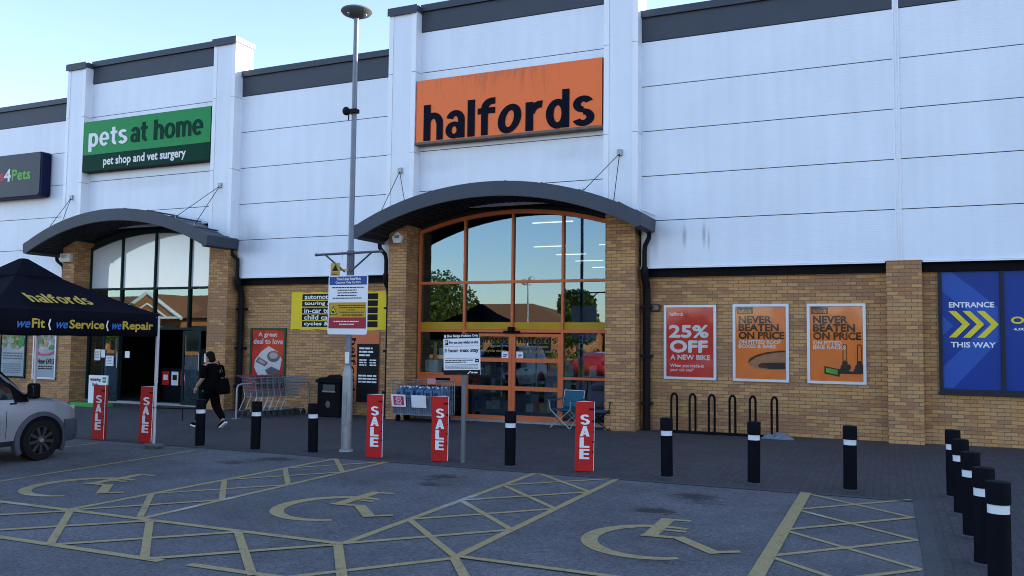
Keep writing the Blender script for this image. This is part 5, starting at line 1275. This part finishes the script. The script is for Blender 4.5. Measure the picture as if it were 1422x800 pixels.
# ------------------------------------------------------------------ cars
def lerp(a, b, t): return a+(b-a)*t
def interp(tab, x):
    for (x0, *v0), (x1, *v1) in zip(tab[:-1], tab[1:]):
        if x0 <= x <= x1:
            t_ = (x-x0)/(x1-x0); t_ = t_; return [lerp(p, q, t_) for p, q in zip(v0, v1)]
    return list(tab[-1][1:]) if x > tab[-1][0] else list(tab[0][1:])
def make_car(name, label, cat, loc, rz, paint, van=True, group=None):
    """local frame: nose at y=0 pointing +y, body runs to -y; x across"""
    o = thing(name, label, cat, loc, rz, group)
    if van:   # y: top z, belt z, half width low, half width top, bottom z
        tab = [(-4.28,1.40,1.02,.84,.66,.42),(-4.22,1.68,1.04,.87,.68,.30),(-4.0,1.78,1.04,.89,.70,.28),(-2.2,1.80,1.04,.90,.70,.26),(-1.85,1.77,1.0,.90,.68,.26),(-1.45,1.54,.99,.90,.66,.26),(-.98,1.10,.97,.90,.72,.26),(-.86,1.05,.96,.90,.74,.26),(-.55,.985,.92,.89,.76,.26),(-.25,.90,.85,.85,.74,.26),(-.10,.80,.76,.79,.70,.27),(-.02,.70,.66,.70,.62,.30),(0,.60,.55,.60,.55,.36)]
        axles = (-.79, -3.45); Wd = .90; wr = .325; Lg = 4.28
    else:
        tab = [(-4.05,.80,.76,.70,.6,.45),(-4.0,1.02,.90,.80,.6,.34),(-3.75,1.25,.93,.84,.58,.28),(-3.2,1.42,.93,.86,.58,.24),(-2.2,1.46,.92,.87,.58,.22),(-1.75,1.38,.92,.87,.58,.22),(-1.05,.98,.90,.87,.66,.22),(-.5,.88,.82,.84,.68,.22),(-.15,.76,.70,.78,.64,.22),(-.02,.62,.56,.66,.55,.28),(0,.52,.48,.58,.5,.34)]
        axles = (-.80, -3.30); Wd = .87; wr = .31; Lg = 4.05
    def section(y):
        top, belt, wl, wt, zb = interp(tab, y); belt = min(belt, top-.03)
        return [(0,zb),(wl*.85,zb),(wl*.985,zb+.10),(wl*1.0,zb+(belt-zb)*.45),(wl*.99,belt-.02),(wl*.965,belt+.01),(lerp(wl*.965,wt,.55),lerp(belt,top,.52)),(lerp(wl*.965,wt,.97),lerp(belt,top,.86)),(wt*.86,top-.02),(wt*.5,top),(0,top+.008)]
    ys_ = sorted(set([t_[0] for t_ in tab]+[-Lg*i/40 for i in range(41)]))
    mb = MB()
    for s in (1, -1):
        mb.grid([[(s*x, y, z) for x, z in section(y)] for y in ys_])
    e = section(0); mb.add([(x,0,z) for x, z in e]+[(-x,0,z) for x, z in e[::-1]], [tuple(range(2*len(e)))])
    e = section(-Lg); mb.add([(x,-Lg,z) for x, z in e]+[(-x,-Lg,z) for x, z in e[::-1]], [tuple(range(2*len(e)))])
    bm_ = obj('body', mb, paint, o, False, smooth=True, auto=40)
    def wall_x(y, z):
        sec = section(y)
        for (x0, z0_), (x1, z1_) in zip(sec[:-1], sec[1:]):
            if z0_ <= z <= z1_ and z1_ > z0_: return lerp(x0, x1, (z-z0_)/(z1_-z0_))
        return sec[-3][0]
    def side_patch(nm, pts, m, off=.008, par=None, n=10):
        # pts: lower polyline and upper polyline as functions (y0,y1, zlow(y), zhigh(y))
        y0, y1, lo, hi = pts
        for s in (1, -1):
            mb = MB(); mb.grid([[(s*(wall_x(y0+(y1-y0)*i/n, lerp(lo(y0+(y1-y0)*i/n), hi(y0+(y1-y0)*i/n), j/5))+off), y0+(y1-y0)*i/n, lerp(lo(y0+(y1-y0)*i/n), hi(y0+(y1-y0)*i/n), j/5)) for i in range(n+1)] for j in range(6)])
            obj(nm, mb, m, par or o, False, smooth=True)
    bt = 1.0 if van else .94
    roofz = lambda y: interp(tab, y)[0]
    if van:
        side_patch('side_window', (-2.05,-1.22, lambda y: bt, lambda y: max(bt+.01, min(1.60, roofz(y)-.13))), CARGLASS)
        side_patch('window_trim', (-1.26,-1.03, lambda y: bt-.05, lambda y: max(bt, min(1.5, roofz(y)-.10))), BLACK, .012)
        PL = mat('grey_bumper_plastic', (.055,.06,.075), .55)
        for i, z in enumerate((.50, .58, .66)): side_patch('side_moulding', (-2.9,-1.42, lambda y, z=z: z, lambda y, z=z: z+.05), paint, .02+.004*i)
        side_patch('sill', (-3.1,-1.25, lambda y: .28, lambda y: .36), PL, .015)
    else:
        PL = BLACK
        side_patch('side_window', (-3.3,-1.45, lambda y: bt, lambda y: max(bt+.01, min(1.33, roofz(y)-.10))), CARGLASS)
    # windscreen
    ya, yb_ = (-1.02, -1.80) if van else (-1.12, -1.70)
    mb = MB(); mb.grid([[((-1+2*i/8)*(interp(tab, lerp(ya,yb_,j/6))[3]*.90), lerp(ya,yb_,j/6)+.008, interp(tab, lerp(ya,yb_,j/6))[0]+.012) for i in range(9)] for j in range(7)]); obj('windscreen', mb, CARGLASS, o, False, smooth=True)
    # wheels, arches
    for y in axles:
        for s in (1, -1):
            n = 40
            ao, ai = wr*1.38, wr*1.17
            ring = lambda r_, z: [(r_*math.cos(2*PI*i/n), r_*math.sin(2*PI*i/n), z) for i in range(n)]
            half = lambda r_, q: [(s*(Wd+q), y+r_*math.cos(R(-28+236*i/n)), wr+.005+r_*math.sin(R(-28+236*i/n))) for i in range(n+1)]
            if van:
                mb = MB(); mb.grid([half(ao,-.08), half(ao,.012), half(ao-.02,.026), half(ai,.030), half(ai,-.04)])
                A_ = obj('wheel_arch', mb, PL, o, False, smooth=True, auto=40)
            else: A_ = o
            mb = MB(); hp = half(ai+.004,.006); mb.add(hp, [tuple(range(len(hp)))]); obj('wheel_well', mb, BLACK, A_, False, recalc=False)
            mb = MB(Matrix.Translation((s*(Wd-.03), y, wr)) @ Matrix.Rotation(s*PI/2,4,'Y'))
            mb.lathe([(wr*.62,-.14),(wr*.97,-.14),(wr,-.11),(wr,.02),(wr*.97,.05),(wr*.80,.062),(wr*.68,.056),(wr*.66,.02),(wr*.62,-.14)], 32, cap=False); Wl = obj('wheel', mb, mat('tyre_rubber', (.012,.012,.013), .8), o, False, smooth=True, auto=40)
            mb = MB(Matrix.Translation((s*(Wd-.03), y, wr)) @ Matrix.Rotation(s*PI/2,4,'Y'))
            mb.grid([ring(wr*.69,.05), ring(wr*.66,.052), ring(wr*.63,.02)], True)
            for k in range(9):
                a = 2*PI*k/9; c_, s_ = math.cos(a), math.sin(a)
                q = [(r_*c_-w_*s_, r_*s_+w_*c_) for r_, w_ in ((.05,-.018),(wr*.64,-.026),(wr*.64,.026),(.05,.018))]
                mb.prism(q, .025, .048, 'z')
            mb.lathe([(.062,.02),(.062,.052),(.045,.058),(0,.058)], 16)
            obj('rim', mb, mat('dark_rim', (.060,.060,.062), .4, .6), Wl, False)
            mb = MB(Matrix.Translation((s*(Wd-.03), y, wr)) @ Matrix.Rotation(s*PI/2,4,'Y')); mb.lathe([(.036,.056),(.036,.062),(0,.063)], 14); obj('hub_cap', mb, STEEL, Wl, False)
    # bumper, lamps, mirrors
    fy = lambda x: 0
    mb = MB(); rows = []
    ysb = [0,-.02,-.06,-.12,-.22,-.36]
    for z, ex in ((.26,.0),(.30,.022),(.44,.030),(.58,.024),(.62,.004)):
        side = [((interp(tab, y)[2]+ex), y+ (ex if y > -.1 else 0), z) for y in reversed(ysb)]
        rows.append(side+[(-x, y, zz) for x, y, zz in reversed(side)])
    mb.grid(rows); obj('front_bumper', mb, PL if van else paint, o, False, smooth=True, auto=50)
    mb = MB(); mb.box(-.3,.3,.020,.028,.66,.78) if False else mb.box(-.30,.30,.012,.03,.58,.66); obj('grille', mb, BLACK, o, False)
    for s in (1, -1):
        mb = MB(); mb.grid([[(s*(interp(tab, y)[2]*.96+.006), y+.006, z) for y in (-.36,-.2,-.08)] for z in (.70,.78,.84)]); obj('headlight', mb, mat('headlight_lens', (.5,.53,.55), .1), o, False, smooth=True)
        my = -1.02 if van else -1.35; mx_ = Wd+.09; mz = bt+.02
        mb = MB(); mb.prism(rrect(s*mx_-.09,s*mx_+.09,mz-.02,mz+.22,.04), my-.05, my+.06, 'y'); mb.box(min(s*(mx_-.09),s*(Wd-.1)), max(s*(mx_-.09),s*(Wd-.1)), my-.02, my+.03, mz, mz+.05)
        Mr = obj('door_mirror', mb, BLACK, o, False, bevel=.02)
        mb = MB(); mb.prism(rrect(s*mx_-.07,s*mx_+.07,mz+.0,mz+.20,.03), my-.056, my-.051, 'y'); obj('mirror_glass', mb, mat('mirror_glass', (.75,.77,.78), .03, 1.0, .01), Mr, False)
        mb = MB(); mb.box(s*(Wd-.06)-.05, s*(Wd-.06)+.05, -Lg-.004, -Lg+.12, .82, 1.15 if van else 1.0); obj('tail_light', mb, mat('tail_red', (.4,.01,.01), .25), o, False)
    if van:
        for s in (1,): 
            mb = MB()
            for (y0, y1) in ((-1.385,-1.378),): mb.grid([[(wall_x(y0,z)+.003,y0,z) for z in (.40,.6,.8,1.0)],[(wall_x(y1,z)+.003,y1,z) for z in (.40,.6,.8,1.0)]])
            obj('door_gap', mb, BLACK, o, False)
            mb = MB(); mb.box(wall_x(-1.28,.94)-.01, wall_x(-1.28,.94)+.012, -1.33, -1.22, .925, .945); obj('badge', mb, BLACK, o, False)
            mb = MB(); mb.box(wall_x(-1.95,.9)-.01, wall_x(-1.95,.9)+.03, -2.05, -1.88, .88, .92); obj('door_handle', mb, BLACK, o, False)
    return o
SILVER = mat('silver_van_paint', (.29,.305,.325), .38, .35, .06, 3, coat=.4)
make_car('van', 'silver van with dark spoked wheels parked under the gazebo', 'van', (-13.30,10.17,gz(-13.3)), 0, SILVER)
make_car('parked_car', 'red hatchback reflected in the glass right of the sliding doors', 'car', (-13.6,-6.5,gz(-14)), R(180), mat('red_car_paint', (.5,.02,.02), .3, 0, .05, coat=.6), False, 'cars reflected in the shop glass')
make_car('parked_car', 'silver hatchback reflected in the glass beside the right pier', 'car', (-11.6,-9.5,gz(-12)), R(80), SILVER, False, 'cars reflected in the shop glass')
make_car('parked_car', 'dark blue hatchback reflected low in the orange doors', 'car', (-21.5,-9.0,gz(-21)), R(180), mat('blue_car_paint', (.02,.04,.12), .3, 0, .05, coat=.6), False, 'cars reflected in the shop glass')
make_car('parked_car', 'grey hatchback reflected low in the letter panel window', 'car', (-27.5,-9.2,gz(-27)), R(180), mat('grey_car_paint', (.10,.11,.12), .3, 0, .05, coat=.6), False, 'cars reflected in the shop glass')

# ------------------------------------------------------------------ person (walking left)
def skin_mesh(nm, joints, edges, m, parent, sub=2, extra=None):
    me = bpy.data.meshes.new(nm); me.from_pydata([j[:3] for j in joints], edges, [])
    q = bpy.data.objects.new(nm, me); COL.objects.link(q)
    q.modifiers.new('skin', 'SKIN'); 
    sk = me.skin_vertices[0].data if len(me.skin_vertices) else None
    if sk is None:
        bm = bmesh.new(); bm.from_mesh(me); bm.verts.layers.skin.verify(); bm.to_mesh(me); bm.free(); sk = me.skin_vertices[0].data
    for i, j in enumerate(joints):
        r_ = j[3]; sk[i].radius = r_ if isinstance(r_, tuple) else (r_, r_); sk[i].use_root = (i == 0)
    q.modifiers['skin'].use_smooth_shade = True
    q.modifiers['skin'].branch_smoothing = .5
    ss = q.modifiers.new('s', 'SUBSURF'); ss.levels = sub; ss.render_levels = sub
    dg = bpy.context.evaluated_depsgraph_get(); dg.update()
    m2 = bpy.data.meshes.new_from_object(q.evaluated_get(dg))
    vs = [v.co.copy() for v in m2.vertices]; fs = [list(p.vertices) for p in m2.polygons]
    bpy.data.objects.remove(q); bpy.data.meshes.remove(me); bpy.data.meshes.remove(m2)
    mb = MB(); mb.add(vs, fs)
    if extra: extra(mb)
    return obj(nm, mb, m, parent, False, smooth=True)
PX0, PY0 = -13.76, 14.50
per = thing('person', 'person in black top and trousers walking left past the pet shop doors', 'person', (PX0,PY0,gz(PX0)+.0), R(172))
# local: forward +x, left +y (towards the camera after the half turn)
hip = (0,0,.86); 
jl = {  # left leg forward, right leg trailing
 'hipL': (.01,.09,.83), 'kneeL': (.20,.10,.47), 'ankL': (.30,.09,.10), 'toeL': (.46,.08,.05),
 'hipR': (-.01,-.09,.83), 'kneeR': (-.08,-.10,.46), 'ankR': (-.34,-.10,.16), 'toeR': (-.22,-.09,.04)}
SKINM = mat('skin_tone', (.42,.24,.17), .6, 0, .06, 8)
BT = mat('black_cotton', (.004,.004,.005), .95, 0, .3, 5, bump=.2, bscale=9)
J = [(0,0,.90,(.15,.13)),(0.01,0,1.10,(.15,.12)),(.02,0,1.28,(.16,.115)),(.03,0,1.38,(.10,.08)),(.05,0,1.45,(.055,.055)),(.075,0,1.51,(.075,.065)),(.085,0,1.58,(.088,.075)),(.08,0,1.645,(.06,.055)),
     (.01,.19,1.36,.062),(-.05,.235,1.12,.048),(.13,.25,.93,.040),(.17,.24,.88,.033),
     (.01,-.19,1.36,.062),(-.10,-.22,1.12,.048),(-.02,-.24,.92,.038),(.0,-.24,.86,.033),
     (*jl['hipL'],.10),(*jl['kneeL'],.065),(*jl['ankL'],.045),(*jl['toeL'],.035),
     (*jl['hipR'],.10),(*jl['kneeR'],.065),(*jl['ankR'],.045),(*jl['toeR'],.035),
     (.165,0,1.575,.016),(.06,.085,1.575,.018),(.06,-.085,1.575,.018)]
E_ = [(0,1),(1,2),(2,3),(3,4),(4,5),(5,6),(6,7),(3,8),(8,9),(9,10),(10,11),(3,12),(12,13),(13,14),(14,15),(0,16),(16,17),(17,18),(18,19),(0,20),(20,21),(21,22),(22,23),(6,24),(6,25),(6,26)]
def hands(mb):
    for base, d_ in (((.17,.24,.88), Vector((.55,-.05,-.83))), ((0,-.24,.86), Vector((.25,.05,-.96)))):
        b = Vector(base); d_ = d_.normalized(); side = Vector((0,1,0)); fw = d_.cross(side)
        mb.tube([b, b+d_*.045, b+d_*.085], [.030,.040,.036], 8)
        for k, L_ in enumerate((.062,.072,.068,.054)):
            s0 = b+d_*.075+fw*(-.027+.018*k); mb.tube([s0, s0+d_*L_*.5+side*.006, s0+d_*L_*.85+side*.022], [.0095,.009,.007], 6)
        s0 = b+d_*.03+fw*.033; mb.tube([s0, s0+d_*.03+fw*.022, s0+d_*.06+fw*.024], [.012,.011,.008], 6)
skin_mesh('body', J, E_, SKINM, per, 2, hands)
# top: torso with short sleeves
J2 = [(0,0,.78,(.235,.225)),(0,0,.92,(.235,.225)),(.01,0,1.10,(.22,.205)),(.015,0,1.27,(.20,.18)),(.03,0,1.385,(.13,.115)),(.04,0,1.42,(.075,.07)),(.01,.19,1.36,.10),(-.03,.235,1.20,.092),(-.045,.245,1.08,.088),(.01,-.19,1.36,.10),(-.07,-.225,1.20,.092),(-.095,-.235,1.08,.088)]
skin_mesh('top', J2, [(0,1),(1,2),(2,3),(3,4),(4,5),(4,6),(6,7),(7,8),(4,9),(9,10),(10,11)], BT, per)
J3 = [(0,0,.93,(.20,.18)),(0,0,.82,(.20,.18)),(*jl['hipL'][:2],.74,.135),(*jl['kneeL'],.10),(jl['ankL'][0]-.01,jl['ankL'][1],.115,.072),(*jl['hipR'][:2],.74,.135),(*jl['kneeR'],.10),(jl['ankR'][0]+.01,jl['ankR'][1],.19,.070)]
skin_mesh('trousers', J3, [(0,1),(1,2),(2,3),(3,4),(1,5),(5,6),(6,7)], BT, per)
mb = MB()
mb.ellipsoid((.055,0,1.60), (.108,.095,.088), 14, 10); mb.ellipsoid((.0,0,1.545), (.065,.088,.075), 12, 8); mb.ellipsoid((-.02,.0,1.50), (.06,.085,.06), 12, 8); obj('hair', mb, mat('black_hair', (.010,.009,.009), .6), per, False, smooth=True)
for (a, t_, lift) in ((jl['ankL'], jl['toeL'], .0), (jl['ankR'], jl['toeR'], .0)):
    A = Vector(a); B = Vector(t_); d_ = (B-A); ang = math.atan2(d_.z+.045, d_.x)
    heel = A+Vector((-.04,0,-.075)); tilt = .10 if lift == 0 and a is jl['ankL'] else -.62
    M_ = Matrix.Translation(A+Vector((0,0,-.055))) @ Matrix.Rotation(-tilt,4,'Y') if a is jl['ankL'] else Matrix.Translation(A+Vector((0,0,-.055))) @ Matrix.Rotation(.62,4,'Y')
    mb = MB(M_); mb.grid([[(-.07,-.035,.03),(0,-.042,.055),(.10,-.045,.035),(.19,-.03,.015)],[(-.085,0,.045),(0,0,.085),(.10,0,.055),(.205,0,.02)],[(-.07,.035,.03),(0,.042,.055),(.10,.045,.035),(.19,.03,.015)],[(-.07,.035,-.02),(0,.042,-.02),(.10,.045,-.02),(.19,.03,-.01)],[(-.07,-.035,-.02),(0,-.042,-.02),(.10,-.045,-.02),(.19,-.03,-.01)],[(-.07,-.035,.03),(0,-.042,.055),(.10,-.045,.035),(.19,-.03,.015)]])
    sh = obj('shoe', mb, BT, per, False, smooth=True)
    mb = MB(M_); mb.prism([(-.09,-.03),(-.07,-.045),(.10,-.05),(.19,-.035),(.215,0),(.19,.035),(.10,.05),(-.07,.045),(-.09,.03)], -.045, -.012, 'z'); obj('shoe_sole', mb, WCARD, sh, False)
# shoulder bag, carried at the back hip
bag = thing('shoulder_bag', 'black shoulder bag hanging at the walking person\'s back', 'bag', (PX0+.28,PY0-.05,gz(PX0)+.75))
mb = MB(Matrix.Translation((PX0,PY0,gz(PX0))) @ Matrix.Rotation(R(172),4,'Z'))
mb.grid([[(-.17,-.20,1.06),(-.38,-.17,1.10)],[(-.15,-.22,.86),(-.44,-.19,.86)],[(-.16,-.20,.72),(-.47,-.16,.76)],[(-.16,.0,.72),(-.47,.02,.76)],[(-.15,.06,.86),(-.44,.06,.86)],[(-.17,.03,1.06),(-.38,.03,1.10)],[(-.17,-.20,1.06),(-.38,-.17,1.10)]])
mb.add([(-.17,-.20,1.06),(-.15,-.22,.86),(-.16,-.20,.72),(-.16,.0,.72),(-.15,.06,.86),(-.17,.03,1.06)], [(0,1,2,3,4,5)]); mb.add([(-.38,-.17,1.10),(-.44,-.19,.86),(-.47,-.16,.76),(-.47,.02,.76),(-.44,.06,.86),(-.38,.03,1.10)], [(0,1,2,3,4,5)])
obj('bag_body', mb, BT, bag, bevel=.03)
mb = MB(Matrix.Translation((PX0,PY0,gz(PX0))) @ Matrix.Rotation(R(172),4,'Z')); mb.tube([(-.20,-.08,1.06),(-.14,-.16,1.25),(0,-.19,1.455),(.05,-.19,1.42),(-.1,-.2,1.2),(-.35,-.08,1.09)], .014, 6); obj('bag_strap', mb, BT, bag)

# ------------------------------------------------------------------ the far side of the car park (seen in the glass)
LEAF = [mat('leaf_a', (.10,.13,.025), .6, 0, .3, 2), mat('leaf_b', (.14,.17,.03), .6, 0, .3, 2), mat('leaf_c', (.05,.08,.02), .6, 0, .3, 2)]
BARK = mat('bark', (.09,.065,.045), .9, 0, .3, 6, bump=.5)
def leaf_cloud(mb, blobs, n, rr, size=.34):
    for (c, r_) in blobs:
        for i in range(int(n)):
            while True:
                v = Vector((rr.uniform(-1,1), rr.uniform(-1,1), rr.uniform(-1,1)))
                if .25 < v.length < 1: break
            p = Vector(c)+Vector((v.x*r_[0], v.y*r_[1], v.z*r_[2]))
            a = Vector((rr.gauss(0,1), rr.gauss(0,1), rr.gauss(0,1))).normalized(); b = a.orthogonal().normalized()
            q = size*rr.uniform(.6,1.4); mb.cur = rr.choice((0,0,1,1,2))
            mb.add([p-a*q*.5, p+b*q*.35, p+a*q*.5, p-b*q*.35], [(0,1,2,3)])
    mb.cur = 0
def tree(x, y, hgt_, rad, label, seed):
    rr = random.Random(seed); o = thing('tree', label, 'tree', (x,y,gz(x)), 0)
    mb = MB(); mb.tube([(0,0,-.1),(.05,0,hgt_*.25),(-.05,.05,hgt_*.55),(.05,0,hgt_*.85)], [.20,.16,.10,.03], 8)
    blobs = []
    for i in range(9):
        a = rr.uniform(0,6.28); z = hgt_*rr.uniform(.34,.86); q = rad*(1-abs(z/hgt_-.5))*rr.uniform(.35,.8)
        c = (q*math.cos(a), q*math.sin(a), z); blobs.append((c, (rad*.50*rr.uniform(.8,1.2), rad*.5*rr.uniform(.8,1.2), rad*.45*rr.uniform(.7,1.1))))
        mb.tube([(0,0,z*.6),(c[0]*.5,c[1]*.5,z*.85),c], [.06,.04,.015], 5)
    obj('trunk', mb, BARK, o, False)
    mb = MB(); leaf_cloud(mb, blobs, 520, rr); obj('crown', mb, LEAF, o, False, recalc=False)
tree(-36.0,-27.0,8.2,4.2,'broad dense green tree reflected at the left of the arched glass',1)
tree(-43.5,-30.0,7.4,3.6,'dense green tree reflected behind the largest reflected tree',2)
tree(-23.2,-28.0,6.6,2.0,'slender open green tree reflected near the lamp post reflection',3)
tree(-14.2,-27.0,4.6,1.6,'small green tree reflected against the right brick pier',4)
tree(-66.0,-20.0,5.4,2.2,'small green tree reflected in the right hand pet shop glass',5)
q = MB(); rr = random.Random(8); blobs = [((-24+.9*i,-13.4,.7), (.7,.6,.75)) for i in range(15)]; leaf_cloud(q, blobs, 130, rr, .2)
h_ = obj('hedge', q, LEAF, recalc=False); tag(h_, 'low sunlit hedge reflected behind the red hatchback', 'hedge')
TILE = mat('brown_roof_tile', (.34,.135,.055), .8, 0, .2, 3, bump=.3, bscale=8); OBR = mat('orange_brick_far', (.45,.17,.065), .85, 0, .15, 3); WSTEEL = mat('white_steel', (.75,.74,.70), .5)
def far_shop(x0, x1, y0, y1, ze, zr, label, gable, roofm=TILE):
    o = thing('retail_building', label, 'shop building', ((x0+x1)/2,(y0+y1)/2,gz(x0)), 0)
    mb = MB(); mb.box(x0,x1,y0,y1,-1,ze); obj('wall', mb, OBR, o)
    ov = 1.0; mb = MB(); a, b, c, d = x0-ov, x1+ov, y0-ov, y1+ov; i_ = min((y1-y0)/2+ov, (x1-x0)/2-1); my = (c+d)/2
    v = [(a,c,ze),(b,c,ze),(b,d,ze),(a,d,ze),(a+i_*.9,my,zr),(b-i_*.9,my,zr)]
    mb.add(v, [(0,1,5,4),(1,2,5),(2,3,4,5),(3,0,4),(3,2,1,0)]); rf = obj('roof', mb, roofm, o)
    for gx_ in gable:
        mb = MB(); gh = zr-ze-.6; gw = 5.0; yy = y1+1.6
        mb.add([(gx_-gw,yy,ze),(gx_+gw,yy,ze),(gx_,yy,ze+gh),(gx_-gw,y1-4,ze),(gx_+gw,y1-4,ze),(gx_,y1-4,ze+gh)], [(0,1,2),(0,2,5,3),(1,4,5,2)]); obj('gable', mb, roofm, rf)
        mb = MB()
        for s in (-1, 1): mb.tube([(gx_+s*(gw+.3),yy+.15,ze-.1),(gx_,yy+.15,ze+gh+.1)], .22, 6); mb.tube([(gx_+s*(gw-1.6),yy+.15,ze-.1),(gx_,yy+.15,ze+gh-1.2)], .12, 6)
        mb.tube([(gx_-gw,yy+.15,ze),(gx_+gw,yy+.15,ze)], .15, 6)
        for q_ in (-1.2,0,1.2): mb.tube([(gx_+q_,yy+.15,-.5),(gx_+q_,yy+.15,ze)], .16, 6)
        obj('gable_frame', mb, WSTEEL, rf)
    mb = MB(); n = int((x1-x0)/4)
    for i in range(n): mb.box(x0+4*i+.6, x0+4*i+3.4, y1-.02, y1+.05, .2, ze-.9)
    obj('window', mb, CARGLASS, o)
    return o
far_shop(-118,-62,-62,-36,4.0,7.4,'long orange brick retail building with brown tiled roof reflected in the pet shop glass',(-78,-96))
far_shop(-56,-30,-66,-46,3.2,6.3,'brown roofed retail building reflected low in the arched glass',())
far_shop(-28,4,-72,-54,3.6,5.6,'low pale roofed retail building reflected behind the twin globe lamp',(), mat('pale_roof', (.50,.46,.40), .7))
def globe_lamp(x, y, label, h=6.4):
    o = thing('lamp_post', label, 'lamp post', (x,y,gz(x)), 0)
    mb = MB(); mb.lathe([(.09,-.1),(.07,h*.5),(.05,h)], 10); obj('pole', mb, GALV, o, False)
    mb = MB(); mb.tube([(-.3,0,h-.2),(.3,0,h-.2)], .03, 6); obj('arm', mb, GALV, o, False)
    for s in (-1, 1):
        mb = MB(); mb.ellipsoid((s*.28,0,h+.12+.1*s), (.25,.25,.24), 14, 9); obj('globe', mb, mat('globe_grey', (.55,.56,.55), .25), o, False, smooth=True)
globe_lamp(-24.5,-20.5,'twin globe lamp post reflected in the middle of the arched glass'); globe_lamp(-14.2,-17.5,'twin globe lamp post reflected beside the right brick pier',6.9); globe_lamp(-38.0,-22.0,'twin globe lamp post reflected in front of the reflected low brown roof',7.2)

# ------------------------------------------------------------------ light, sky, camera
AZ = R(40.0); EL = R(15.5)
sv = Vector((math.cos(EL)*math.cos(AZ), math.cos(EL)*math.sin(AZ), math.sin(EL)))
ld = bpy.data.lights.new('sun', 'SUN'); ld.energy = 3.6; ld.angle = R(.5); ld.color = (1.0,.90,.76)
lo = bpy.data.objects.new('sun', ld); COL.objects.link(lo); lo.rotation_euler = sv.to_track_quat('Z','Y').to_euler(); lo.location = (10,10,40)
wd_ = bpy.data.worlds.new('World'); SC.world = wd_; wd_.use_nodes = True
nt = wd_.node_tree; bg = nt.nodes['Background']
sk = nt.nodes.new('ShaderNodeTexSky'); sk.sky_type = 'NISHITA'; sk.sun_disc = False; sk.sun_elevation = EL; sk.sun_rotation = PI/2-AZ
sk.altitude = 50; sk.air_density = 1.0; sk.dust_density = .35; sk.ozone_density = 1.8
tn = nt.nodes.new('ShaderNodeMix'); tn.data_type = 'RGBA'; tn.blend_type = 'MULTIPLY'; tn.inputs['Factor'].default_value = 1; tn.inputs['B'].default_value = (1.0,.915,.965,1)
nt.links.new(sk.outputs[0], tn.inputs['A']); nt.links.new(tn.outputs['Result'], bg.inputs['Color']); bg.inputs['Strength'].default_value = .13

cam = bpy.data.cameras.new('camera'); co = bpy.data.objects.new('camera', cam); COL.objects.link(co)
yaw, pitch, roll = R(24.0), math.atan(72/1170.), .0120
Fv = Vector((-math.sin(yaw)*math.cos(pitch), math.cos(yaw)*math.cos(pitch), math.sin(pitch)))
Rv = Vector((math.cos(yaw), math.sin(yaw), 0)); Uv = Rv.cross(Fv)
c, s = math.cos(roll), math.sin(roll)
R2 = Rv*c+Uv*s; U2 = Uv*c-Rv*s
Mx = Matrix.Identity(4)
for i in range(3):
    Mx[i][0] = R2[i]; Mx[i][1] = U2[i]; Mx[i][2] = -Fv[i]
Mx[0][3], Mx[1][3], Mx[2][3] = 0, 0, 1.95
co.matrix_world = Mx
cam.sensor_width = 36; cam.lens = 36*1170/1422.; cam.clip_end = 3000; cam.clip_start = .1
SC.camera = co
vs = SC.view_settings; vs.view_transform = 'Standard'; vs.look = 'None'; vs.exposure = 1.95; vs.gamma = 1.0
SC.cycles.max_bounces = 8; SC.cycles.transparent_max_bounces = 12
SC.cycles.use_denoising = True
SC.cycles.filter_width = 1.0
